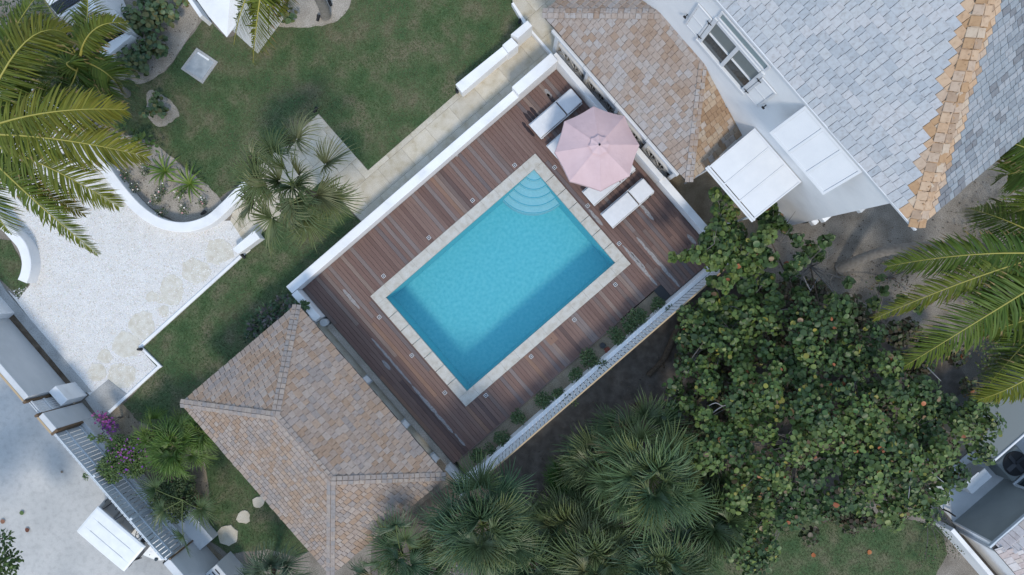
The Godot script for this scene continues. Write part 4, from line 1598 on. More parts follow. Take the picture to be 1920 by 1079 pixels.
func golf_cart() -> void:
	# local: x forward, y up, z to its right
	var c := P(206.5, 1012, 1.86)
	var t := thing("golf_cart", "white-roofed golf cart parked on the street by the slatted fence", "golf cart", Vector3(c.x, 0.004, c.z), -atan2(0.648, 0.763))
	var st := mb()
	# roof: shallow crowned shell with two pressed grooves
	var xs := [-1.06, -1.0, -0.7, 0.0, 0.7, 1.0, 1.06]
	var zs := [-0.56, -0.5, -0.22, -0.2, -0.18, 0.0, 0.18, 0.2, 0.22, 0.5, 0.56]
	var hz := [0.0, 0.035, 0.05, 0.03, 0.05, 0.055, 0.05, 0.03, 0.05, 0.035, 0.0]
	var hx := [-0.02, 0.0, 0.01, 0.015, 0.01, 0.0, -0.02]
	for i in xs.size() - 1:
		for j in zs.size() - 1:
			var p := []
			for k: Vector2 in [Vector2(0, 0), Vector2(1, 0), Vector2(1, 1), Vector2(0, 1)]:
				var a := i + int(k.x)
				var b := j + int(k.y)
				var groove := 0.0
				if absf(absf(zs[b]) - 0.2) < 0.001 and (a <= 1 or a >= 5):
					groove = 0.02
				p.append(Vector3(xs[a], 1.83 + hz[b] + hx[a] + groove, zs[b]))
			quad(st, p[0], p[1], p[2], p[3], Vector3.UP)
	box(st, Vector3(0, 1.805, 0), Vector3(2.1, 0.045, 1.1), Basis.IDENTITY, 0.01)
	var roof := obj(st, "roof", M.cart_white, t)
	for s: float in [-1.0, 1.0]:
		st = mb()
		box(st, Vector3(0, 1.882, s * 0.2), Vector3(1.42, 0.006, 0.018), Basis.IDENTITY, 0.001)
		obj(st, "groove", M.groove, roof)
	st = mb()
	box(st, Vector3(0, 1.80, 0), Vector3(2.13, 0.02, 1.14), Basis.IDENTITY, 0.004)
	obj(st, "edge_trim", M.groove, roof)
	# struts
	for q: Array in [[0.75, 0.9, 0.98, 0.48], [-0.35, 0.75, -0.35, 0.5], [-0.98, 0.75, -0.9, 0.48]]:
		for s: float in [-1.0, 1.0]:
			st = mb()
			tube(st, [Vector3(q[0] + (0.3 if q[0] > 0.5 else 0.0), q[1] - 0.1, s * q[3]), Vector3(q[2] - (0.15 if q[0] > 0.5 else 0.0), 1.79, s * q[3])], 0.018, 0.018, 6)
			obj(st, "strut", M.dark, t)
	# body tub, hood, dash
	st = mb()
	box(st, Vector3(-0.75, 0.48, 0), Vector3(0.9, 0.36, 1.06), Basis.IDENTITY, 0.06)
	box(st, Vector3(0.15, 0.3, 0), Vector3(1.2, 0.1, 1.06), Basis.IDENTITY, 0.02)
	obj(st, "body", M.cart_white, t)
	st = mb()
	var hs := [[0.78, 0.55, 0.98], [1.05, 0.54, 0.86], [1.35, 0.47, 0.72], [1.58, 0.36, 0.6], [1.68, 0.24, 0.52]]
	st.set_smooth_group(1)
	for i in hs.size() - 1:
		var prof := []
		for m in 2:
			var h: Array = hs[i + m]
			var ring := []
			for k in 9:
				var an := PI * k / 8.0
				ring.append(Vector3(h[0], 0.26 + h[2] * 0.62 * pow(sin(an), 0.45) - 0.02, -h[1] * cos(an)))
			prof.append(ring)
		for k in 8:
			quad(st, prof[0][k], prof[0][k + 1], prof[1][k + 1], prof[1][k], Vector3(0.3, 1, prof[0][k].z))
	var fr := []
	for k in 9:
		var an := PI * k / 8.0
		fr.append(Vector3(1.68, 0.26 + 0.52 * 0.62 * pow(sin(an), 0.45) - 0.02, -0.24 * cos(an)))
	for k in 8:
		tri(st, Vector3(1.69, 0.3, 0), fr[k], fr[k + 1], Vector3.RIGHT)
	var hood := obj(st, "hood", M.cart_white, t)
	for s: float in [-1.0, 1.0]:
		st = mb()
		disc(st, Vector3(1.45, 0, s * 0.3), 0.06, 0.55, 0.66, 12, 0.01)
		obj(st, "headlight", M.glass, hood)
	st = mb()
	box(st, Vector3(1.5, 0.7, 0), Vector3(0.02, 0.012, 0.02), Basis.IDENTITY)
	box(st, Vector3(1.2, 0.83, 0.2), Vector3(0.03, 0.02, 0.03), Basis.IDENTITY)
	obj(st, "badge", M.dark, hood)
	st = mb()
	box(st, Vector3(1.72, 0.3, 0), Vector3(0.12, 0.14, 0.9), Basis.IDENTITY, 0.03)
	obj(st, "bumper", M.black, t)
	st = mb()
	box(st, Vector3(0.74, 0.8, 0), Vector3(0.16, 0.3, 0.98), Basis(Vector3(0, 0, 1), 0.3), 0.03)
	obj(st, "dashboard", M.black, t)
	st = mb()
	box(st, Vector3(0.93, 1.22, 0), Vector3(0.012, 0.75, 0.96), Basis(Vector3(0, 0, 1), 0.22), 0.003)
	obj(st, "windscreen", M.dark_glass, t)
	# seats
	for x: float in [-0.1, -0.85]:
		st = mb()
		box(st, Vector3(x, 0.72, 0), Vector3(0.5, 0.14, 0.98), Basis.IDENTITY, 0.04)
		box(st, Vector3(x - 0.27, 0.98, 0), Vector3(0.12, 0.42, 0.98), Basis(Vector3(0, 0, 1), 0.15), 0.04)
		obj(st, "seat", M.seat_grey, t)
	st = mb()
	box(st, Vector3(-0.1, 0.5, 0), Vector3(0.44, 0.34, 0.9), Basis.IDENTITY, 0.02)
	obj(st, "seat_base", M.dark, t)
	# steering wheel
	st = mb()
	var ring := []
	var sb := Basis(Vector3(0, 0, 1), 0.7)
	for k in 17:
		var an := TAU * k / 16.0
		ring.append(Vector3(0.45, 1.0, -0.24) + sb * Vector3(0.17 * cos(an), 0, 0.17 * sin(an)))
	tube(st, ring, 0.014, 0.014, 6)
	tube(st, [Vector3(0.45, 1.0, -0.24), Vector3(0.7, 0.72, -0.24)], 0.016, 0.02, 6)
	for k in 3:
		var an := TAU * k / 3.0
		tube(st, [Vector3(0.45, 1.0, -0.24), Vector3(0.45, 1.0, -0.24) + sb * Vector3(0.17 * cos(an), 0, 0.17 * sin(an))], 0.01, 0.01, 5)
	obj(st, "steering_wheel", M.black, t)
	# wheels
	for x: float in [1.15, -0.85]:
		for s: float in [-1.0, 1.0]:
			var w := Node3D.new()
			w.name = nm(t, "wheel")
			t.add_child(w, true)
			w.position = Vector3(x, 0.22, s * 0.47)
			w.rotation.x = PI / 2
			st = mb()
			disc(st, Vector3.ZERO, 0.22, -0.08, 0.08, 20, 0.03)
			obj(st, "tyre", M.black, w)
			st = mb()
			disc(st, Vector3.ZERO, 0.12, -0.085 if s > 0 else -0.07, 0.07 if s > 0 else 0.085, 14, 0.01)
			obj(st, "rim", M.steel, w)
	# grab rail behind the rear seat, mirrors
	st = mb()
	tube(st, curve3([Vector3(-1.12, 0.9, -0.2), Vector3(-1.12, 1.25, -0.5), Vector3(-1.02, 1.25, -0.86), Vector3(-0.72, 1.25, -0.86), Vector3(-0.66, 1.25, -0.5)], 4), 0.017, 0.017, 6)
	obj(st, "grab_rail", M.dark, t)
	for s: float in [-1.0, 1.0]:
		st = mb()
		tube(st, [Vector3(0.95, 1.1, s * 0.46), Vector3(0.96, 1.15, s * 0.62)], 0.01, 0.01, 5)
		box(st, Vector3(0.96, 1.17, s * 0.7), Vector3(0.04, 0.1, 0.17), Basis.IDENTITY, 0.015)
		obj(st, "mirror", M.black, t)

func spotlight(u: float, v: float, turn: float, label: String) -> void:
	var c := P(u, v, 0.1)
	var t := thing("garden_spotlight", label, "spotlight", Vector3(c.x, 0.0, c.z), turn, "black garden spotlights")
	var st := mb()
	tube(st, [Vector3(0, 0, 0), Vector3(0, 0.16, 0)], 0.015, 0.015, 6)
	obj(st, "spike", M.black, t)
	st = mb()
	tube(st, [Vector3(-0.09, 0.13, 0), Vector3(-0.05, 0.15, 0), Vector3(0.11, 0.24, 0)], 0.04, 0.062, 10)
	obj(st, "lamp_head", M.black, t)
	st = mb()
	disc(st, Vector3.ZERO, 0.055, -0.004, 0.004, 10, 0.001)
	var l := obj(st, "lens", M.dark, t)
	l.transform = Transform3D(Basis(Vector3(0, 0, 1), -1.06), Vector3(0.108, 0.239, 0))

func small_things() -> void:
	spotlight(597, 36, 1.2, "black garden spotlight beside the ringed trunk in the sandy bed")
	spotlight(620, 8, 1.9, "black garden spotlight beyond the ringed trunk at the sand's edge")
	spotlight(592, 208, 0.8, "black garden spotlight at the lawn corner of the stone path")
	spotlight(857, 170, -1.4, "black garden spotlight at the open end of the stepped white wall")
	spotlight(382, 400, 0.4, "black garden spotlight inside the curved kerb of the flower bed")
	spotlight(457, 481, 2.2, "black garden spotlight by the stubby wall at the driveway corner")
	spotlight(263, 655, 0.1, "black garden spotlight on the kerb corner of the gravel driveway")
	spotlight(975, 41, 1.0, "black garden spotlight below the terrace edge by the stepped wall")
	var c := P(485, 300, 0.5)
	var t := thing("globe_lamp", "small white globe garden lamp under the fan palm's fronds", "lamp", Vector3(c.x, 0, c.z))
	var sm := SphereMesh.new()
	sm.radius = 0.08
	sm.height = 0.16
	var so := put(sm, "globe", M.white, t)
	so.position.y = 0.5
	var st := mb()
	tube(st, [Vector3.ZERO, Vector3(0, 0.43, 0)], 0.018, 0.018, 6)
	obj(st, "stem", M.black, t)
	# brick-red box and pot in the planter
	c = P(1134, 652, 0.5)
	t = thing("planter_bricks", "dark pot and loose red bricks between the planter shrubs", "pot", Vector3(c.x, 0.4, c.z), 0.5)
	for k in 3:
		st = mb()
		box(st, Vector3(0.07 * k - 0.02, 0.035, 0.14), Vector3(0.06, 0.07, 0.2), Basis(Vector3.UP, 0.1 * k), 0.006)
		obj(st, "brick", M.brick, t)
	st = mb()
	disc(st, Vector3(-0.03, 0, -0.1), 0.1, 0.0, 0.16, 14, 0.01)
	obj(st, "pot", M.dark, t)
	# leaves lying on the street and lawns
	for l: Array in [[41, 962, 0.085, C(0.07, 0.12, 0.03), "green fallen leaf on the street"], [51, 994, 0.09, C(0.12, 0.035, 0.02), "dark red fallen leaf on the street, closer to the cart"], [5, 978, 0.09, C(0.22, 0.10, 0.06), "faded brown fallen leaf at the street's outer side"], [116, 885, 0.05, C(0.18, 0.14, 0.11), "small grey-brown fallen leaf in mid street above the cart"], [1630, 1036, 0.09, C(0.36, 0.12, 0.035), "bright orange fallen leaf in the middle of the shaded lawn"], [1525, 1041, 0.085, C(0.36, 0.11, 0.035), "bright orange fallen leaf on the dry patch of the shaded lawn"], [371, 951, 0.08, C(0.30, 0.33, 0.03), "yellow-green fallen leaf on the bed beside the dark shrub"]]:
		var p := P(l[0], l[1], 0.02)
		var o := put(round_leaf(), "fallen_leaf", leaf_of(l[3]))
		o.transform = Transform3D(Basis.from_euler(Vector3(rf(-0.2, 0.2), rf(0, 6), rf(-0.2, 0.2))).scaled(Vector3.ONE * float(l[2])), p + Vector3(0, 0.02, 0))
		tag(o, l[4], "leaf", "single fallen leaves")

var leaf_mats := {}
func leaf_of(c: Color) -> StandardMaterial3D:
	var k := c.to_html()
	if not leaf_mats.has(k):
		var m := leafmat(c.linear_to_srgb(), 0.3, 0.45)
		m.vertex_color_use_as_albedo = false
		leaf_mats[k] = m
	return leaf_mats[k]

# ---------- neighbours ----------
func neighbours() -> void:
	# house behind the tree, lower right
	var t := thing("neighbour_house", "grey-green neighbouring house with pinkish tiled roof beyond the bushy tree", "house")
	var st := mb()
	dbox(st, 6.6, 16.0, 17.06, 24.0, 0.0, 2.45, 0.01)
	obj(st, "wall", M.sage, t)
	st = mb()
	dbox(st, 6.56, 6.62, 17.02, 24.0, 0.0, 2.4, 0.004)
	obj(st, "side_wall", M.stucco, t)
	st = mb()
	dbox(st, 6.45, 6.56, 17.3, 17.4, 0.0, 2.4, 0.004)
	obj(st, "corner_trim", M.white, t)
	st = mb()
	for q: Array in [[8.9, 8.97, 0.75, 2.05], [10.6, 10.67, 0.75, 2.05]]:
		dbox(st, q[0], q[1], 16.98, 17.1, q[2], q[3], 0.008)
	dbox(st, 8.97, 10.6, 16.98, 17.1, 1.98, 2.05, 0.008)
	dbox(st, 8.9, 10.67, 16.94, 17.1, 0.69, 0.75, 0.008)
	var w := obj(st, "window", M.pale_blue, t)
	st = mb()
	dbox(st, 8.97, 10.6, 17.02, 17.04, 0.75, 1.98, 0.001)
	obj(st, "pane", M.glass, w)
	st = mb()
	for k in 3:
		dbox(st, 9.3 + k * 0.4, 9.33 + k * 0.4, 17.0, 17.02, 0.75, 1.98, 0.003)
	obj(st, "sash_bar", M.pale_blue, w)
	st = mb()
	dbox(st, 6.53, 6.55, 19.2, 20.6, 0.9, 2.1, 0.004)
	var sw := obj(st, "side_window", M.glass, t)
	for k in 4:
		st = mb()
		dbox(st, 6.49, 6.54, 19.2 + k * 0.46, 19.24 + k * 0.46, 0.9, 2.1, 0.004)
		obj(st, "sash_bar", M.white, sw)
	var y := 2.45
	var a := E(6.4, 16.88, y)
	var b := E(17.0, 16.88, y)
	var c := E(6.4, 25.0, y)
	var rr := 3.4
	var top := E(6.4 + rr, 16.88 + rr, y + rr * 0.45)
	var tb := E(17.0, 16.88 + rr, y + rr * 0.45)
	var tc := E(6.4 + rr, 25.0, y + rr * 0.45)
	var roof := roof_deck([[a, b, tb, top], [c, a, top, tc]], "roof", t)
	var pal := [C(0.50, 0.45, 0.44), C(0.54, 0.50, 0.49), C(0.47, 0.40, 0.38), C(0.56, 0.53, 0.52), C(0.50, 0.44, 0.40)]
	var tiles := []
	slope_tiles(a, b, tb, top, 0.24, 0.24, pal, tiles)
	slope_tiles(c, a, top, tc, 0.22, 0.2, pal, tiles)
	lay_tiles(tiles, "roof_tile", roof, 200)
	st = mb()
	dbox(st, 6.32, 17.0, 16.8, 16.88, 2.34, 2.46, 0.01)
	obj(st, "gutter", M.pale_blue, roof)
	# paved yard with low wall
	var yd := mb()
	dbox(yd, 6.6, 16.0, 15.5, 17.06, 0.0, 0.05, 0.004)
	struct(yd, "yard_floor", M.grey_stucco)
	t = thing("yard_wall", "low white wall along the neighbouring house's shaded side by the lawn", "wall")
	st = mb()
	dbox(st, 6.05, 6.2, 16.55, 24.0, 0.0, 1.05, 0.01)
	obj(st, "wall_run", M.stucco, t)
	t = thing("flat_roof_shed", "flat grey-topped shed with white edge half under the bushy tree", "shed")
	st = mb()
	dbox(st, 8.6, 16.0, 13.7, 15.2, 0.0, 1.7, 0.01)
	obj(st, "shed_body", M.sage_dark, t)
	st = mb()
	dbox(st, 8.5, 16.0, 15.2, 15.27, 1.6, 1.75, 0.01)
	obj(st, "fascia", M.white, t)
	t = thing("air_conditioner", "round-fanned dark air conditioning unit beside the neighbour's shed", "air conditioner", E(9.35, 16.3, 0.05), -atan2(N1.z, N1.x))
	st = mb()
	box(st, Vector3(0, 0.45, 0), Vector3(0.95, 0.9, 0.95), Basis.IDENTITY, 0.05)
	obj(st, "casing", M.sage_dark, t)
	st = mb()
	disc(st, Vector3.ZERO, 0.44, 0.9, 0.93, 24, 0.01)
	var fan := obj(st, "fan_grille", M.black, t)
	for k in 4:
		st = mb()
		box(st, Vector3(0.2, 0.945, 0).rotated(Vector3.UP, k * PI / 2), Vector3(0.34, 0.012, 0.14), Basis(Vector3.UP, k * PI / 2) * Basis(Vector3(1, 0, 0), 0.3), 0.003)
		obj(st, "blade", M.dark, fan)
	t = thing("air_conditioner", "boxy pale air conditioning unit peeking out from under the tree's leaves", "air conditioner", E(8.0, 16.0, 0.05), -atan2(N1.z, N1.x))
	st = mb()
	box(st, Vector3(0, 0.4, 0), Vector3(0.95, 0.8, 0.42), Basis.IDENTITY, 0.02)
	obj(st, "casing", M.grey_stucco, t)
	st = mb()
	box(st, Vector3(-0.15, 0.805, -0.24), Vector3(0.7, 0.03, 0.06), Basis.IDENTITY, 0.005)
	obj(st, "edge", M.white, t)
	st = mb()
	for k in 7:
		box(st, Vector3(0, 0.12 + k * 0.09, 0.215), Vector3(0.8, 0.03, 0.012), Basis.IDENTITY, 0.003)
	obj(st, "grille", M.dark, t)
	t = thing("drain_pipe", "black pipe elbow standing on the neighbour's grey yard", "pipe", P(1768, 955, 0.0))
	st = mb()
	tube(st, [Vector3(0, 0, 0), Vector3(0.02, 0.3, 0), Vector3(0.25, 0.34, 0.16)], 0.03, 0.03, 8)
	obj(st, "pipe", M.black, t)
	# white building corner at the top edge
	t = thing("white_annex", "white building with smooth folded roof at the top edge beside the lawn", "building")
	st = mb()
	var e0 := P(362, -10, 2.6)
	var e1 := P(425, 70, 2.6)
	var e2 := P(520, -60, 2.6)
	var ap := P(432, -20, 3.3)
	var e3 := P(420, -110, 2.6)
	for f: Array in [[e0, P(391, 31, 2.6), ap], [P(391, 31, 2.6), e1, ap], [e1, e2, ap], [e2, e3, ap], [e3, e0, ap]]:
		tri(st, f[0], f[1], f[2], Vector3.UP)
	obj(st, "roof", M.stucco, t)
	st = mb()
	slab(st, PackedVector2Array([_xz(e0 + Vector3(0.25, 0, 0)), _xz(e1 + Vector3(0.05, 0, -0.35)), _xz(e2 + Vector3(-0.4, 0, 0.3)), _xz(e3 + Vector3(0, 0, 0.3))]), 0.0, 2.59)
	obj(st, "wall", M.stucco, t)
	t = thing("garden_wall", "thin white wall beside the white annex at the end of the sand path", "wall")
	st = mb()
	slab(st, W([346, -8, 352, -12, 379, 28, 374, 33], 0.8), 0.0, 0.8, 0.01)
	obj(st, "wall_run", M.stucco, t)
	# service yard, upper left
	t = thing("yard_wall", "pale grey and white yard wall round a black bench by the sea grape shrubs", "wall")
	st = mb()
	slab(st, W([184, -4, 194, -10, 244, 58, 236, 63], 1.1), 0.0, 1.1, 0.012)
	obj(st, "grey_run", M.grey_stucco, t)
	st = mb()
	slab(st, W([180, 92, 236, 60, 247, 66, 198, 107], 0.9), 0.0, 0.9, 0.012)
	obj(st, "white_run", M.stucco, t)
	t = thing("black_bench", "long black bench inside the white yard wall, under palm fronds", "bench")
	st = mb()
	slab(st, W([166, 84, 217, 44, 231, 56, 182, 96], 0.7), 0.45, 0.7, 0.04)
	obj(st, "seat", M.black, t)
	for q: Array in [[176, 88], [224, 54]]:
		st = mb()
		var p := P(q[0], q[1], 0.3)
		box(st, Vector3(p.x, 0.23, p.z), Vector3(0.3, 0.46, 0.3), deck_basis(), 0.01)
		obj(st, "leg", M.black, t)
	t = thing("white_board", "tilted white board leaning inside the service yard", "board")
	st = mb()
	slab(st, W([165, 40, 196, 20, 206, 34, 184, 58], 0.9), 0.85, 0.9, 0.01)
	obj(st, "board", M.stucco, t)
	t = thing("service_building", "white flat-roofed service building with a dark gridded panel under palms", "building")
	st = mb()
	slab(st, W([60, -30, 110, 33, 152, 20, 182, 22, 150, -60], 2.5), 0.0, 2.5, 0.015)
	obj(st, "walls_and_roof", M.stucco, t)
	st = mb()
	slab(st, W([92, 10, 132, -16, 152, -2, 106, 26], 2.56), 2.5, 2.56, 0.006)
	var pn := obj(st, "panel_frame", M.dark, t)
	for i in 9:
		for j in 5:
			var q := P(92, 10, 2.57).lerp(P(132, -16, 2.57), (i + 0.5) / 9.0)
			var q2 := P(106, 26, 2.57).lerp(P(152, -2, 2.57), (i + 0.5) / 9.0)
			var ce := q.lerp(q2, (j + 0.5) / 5.0)
			st = mb()
			box(st, ce, Vector3(0.055, 0.01, 0.045), Basis(Vector3.UP, 0.57), 0.002)
			obj(st, "panel_cell", M.panel_blue, pn)
	# white terrace glimpsed under the palm at the left edge
	var tr := mb()
	slab(tr, W([-60, 200, 20, 228, 80, 195, 95, 175, 60, 165, -60, 170]), 0.0, 0.045, 0.01)
	struct(tr, "terrace_floor", M.stucco)

func fallen_log() -> void:
	var t := thing("fallen_log", "dark broken log lying on the shaded sand beyond the picket fence", "log")
	var st := mb()
	tube(st, curve3([P(1276, 610, 0.5), P(1264, 632, 0.35), P(1252, 660, 0.25), P(1240, 680, 0.2), P(1215, 705, 0.15)], 4), 0.13, 0.09, 9)
	obj(st, "trunk", M.bark_dark, t)
	st = mb()
	tube(st, [P(1240, 680, 0.2), P(1246, 690, 0.45)], 0.05, 0.03, 6)
	obj(st, "stub", M.bark_dark, t)

# ---------- plants ----------
func round_leaf() -> Mesh:
	if not tex_cache.has("round_leaf"):
		var st := mb()
		st.set_smooth_group(1)
		var n := 9
		var rim := []
		for i in n:
			var an := TAU * i / n
			var r := 1.0 - 0.1 * (1.0 if i == 0 else 0.0)
			rim.append(Vector3(r * cos(an), 0.18 * absf(sin(an)) - 0.06 * cos(2 * an), r * sin(an) * 0.94))
		for i in n:
			tri(st, Vector3.ZERO, rim[i], rim[(i + 1) % n], Vector3.UP)
		st.generate_normals()
		tex_cache.round_leaf = st.commit()
	return tex_cache.round_leaf

# pointed leaf of unit length along x
func thin_leaf() -> Mesh:
	if not tex_cache.has("thin_leaf"):
		var st := mb()
		for s: float in [-1.0, 1.0]:
			quad(st, Vector3(0, 0, 0), Vector3(0.45, 0.05, 0), Vector3(0.45, 0.09, s * 0.27), Vector3(0.2, 0.07, s * 0.2), Vector3.UP)
			tri(st, Vector3(0.45, 0.05, 0), Vector3(1, -0.08, 0), Vector3(0.45, 0.09, s * 0.27), Vector3.UP)
		st.generate_normals()
		tex_cache.thin_leaf = st.commit()
	return tex_cache.thin_leaf

func facing(n: Vector3, spin: float) -> Basis:
	var y := n.normalized()
	var x := y.cross(Vector3(0.31, 0.17, 0.93)).normalized()
	x = x.rotated(y, spin)
	return Basis(x, y, x.cross(y))

func vary(c: Color, amt := 0.25) -> Color:
	var k := 1.0 + rf(-amt, amt)
	return Color(c.r * k * rf(0.92, 1.08), c.g * k, c.b * k * rf(0.9, 1.1))

# a leafy mass: leaves through the outer volume of balls, facing up and out
func leaf_cloud(balls: Array, per: float, size: Vector2, pal: Array, xf: Array, cols: Array, up := 0.7, thin := false) -> void:
	for b: Array in balls:
		var c: Vector3 = b[0]
		var r: float = b[1]
		var n := int(per * r * r)
		for i in n:
			var v := Vector3(rng.randfn(), rng.randfn() * 0.8 + 0.35, rng.randfn()).normalized()
			var p := c + v * r * pow(rng.randf(), 0.45) * Vector3(1, 0.75, 1)
			var nrm := (v * (1.0 - up) + Vector3.UP * up + Vector3(rf(-1, 1), rf(-0.3, 0.3), rf(-1, 1)) * 0.6).normalized()
			var s := lerpf(size.x, size.y, rng.randf() * rng.randf())
			var bs := facing(nrm, rf(0, TAU))
			if thin:
				var x := (Vector3(v.x, rf(-0.2, 0.5), v.z) + Vector3(rf(-1, 1), rf(-0.4, 0.4), rf(-1, 1)) * 0.6).normalized()
				var z := x.cross(nrm).normalized()
				bs = Basis(x, z.cross(x), z)
			xf.append(Transform3D(bs.scaled(Vector3.ONE * s), p))
			cols.append(vary(pal[rng.randi() % pal.size()]))

# coconut frond along a curve a-b-c; leaflets of length ll
func frond(parent: Node, a: Vector3, b: Vector3, c: Vector3, ll: float, n: int, c0: Color, c1: Color, droop := 0.35, lift := 0.25) -> void:
	var st := mb()
	var total := a.distance_to(b) + b.distance_to(c)
	n = int(n * 1.35)
	for i in n:
		var t := 0.12 + 0.88 * (i + 0.5) / n
		var p := bez(a, b, c, t)
		var tan := (bez(a, b, c, minf(t + 0.02, 1.0)) - bez(a, b, c, t - 0.02)).normalized()
		var side := tan.cross(Vector3.UP).normalized()
		var prof := clampf(pow(sin(PI * (0.16 + 0.80 * t)), 0.7) * 1.05, 0.1, 1.0)
		for s: float in [-1.0, 1.0]:
			if rng.randf() < 0.06:
				continue
			var fwd := lerpf(0.30, 1.25, t * t) + rf(-0.15, 0.15)
			var dir := (side * s + tan * fwd + Vector3.UP * (lift - 0.12 + rf(-0.25, 0.2))).normalized()
			var len := ll * prof * rf(0.72, 1.08)
			var w := 0.021 * (0.6 + 0.6 * prof)
			var wd := (tan - dir * tan.dot(dir)).normalized()
			wd = (wd + Vector3.UP * rf(-1.1, -0.1)).normalized()
			var dr := droop * len * rf(0.4, 1.9)
			var p1 := p + dir * len * 0.45 - Vector3.UP * dr * 0.2
			var p2 := p + dir * len * 0.78 - Vector3.UP * dr * 0.6
			var p3 := p + dir * len * 0.98 - Vector3.UP * dr
			var k := vary(c0.lerp(c1, clampf(t + rf(-0.3, 0.2), 0, 1)), 0.22)
			st.set_color(k)
			tri(st, p - wd * w * 0.5, p + wd * w * 0.5, p1 + wd * w, Vector3.UP)
			tri(st, p - wd * w * 0.5, p1 + wd * w, p1 - wd * w, Vector3.UP)
			quad(st, p1 - wd * w, p1 + wd * w, p2 + wd * w * 0.75, p2 - wd * w * 0.75, Vector3.UP)
			if rng.randf() < 0.25:
				st.set_color(Color(0.22, 0.16, 0.07))
			tri(st, p2 - wd * w * 0.75, p2 + wd * w * 0.75, p3, Vector3.UP)
	var o := obj(st, "frond", M.palm, parent)
	st = mb()
	var path := []
	for i in 12:
		path.append(bez(a, b, c, i / 11.0))
	tube(st, path, 0.034, 0.006, 6)
	obj(st, "rachis", M.rachis, o)

func F(parent: Node, u0: float, v0: float, y0: float, u1: float, v1: float, y1: float, u2: float, v2: float, y2: float, ll: float, n := 78, gold := 0.3, droop := 0.35) -> void:
	gold *= 0.85
	var g := C(0.046, 0.090, 0.018).lerp(C(0.15, 0.145, 0.018), gold)
	var tip := C(0.10, 0.135, 0.022).lerp(C(0.25, 0.18, 0.022), gold)
	frond(parent, P(u0, v0, y0), P(u1, v1, y1), P(u2, v2, y2), ll, n, g, tip, droop)

func trunk(parent: Node, pts: Array, r0: float, r1: float, m: Material, per := 7) -> void:
	var st := mb()
	tube(st, curve3(pts, per), r0, r1, 10, true)
	obj(st, "trunk", m, parent)

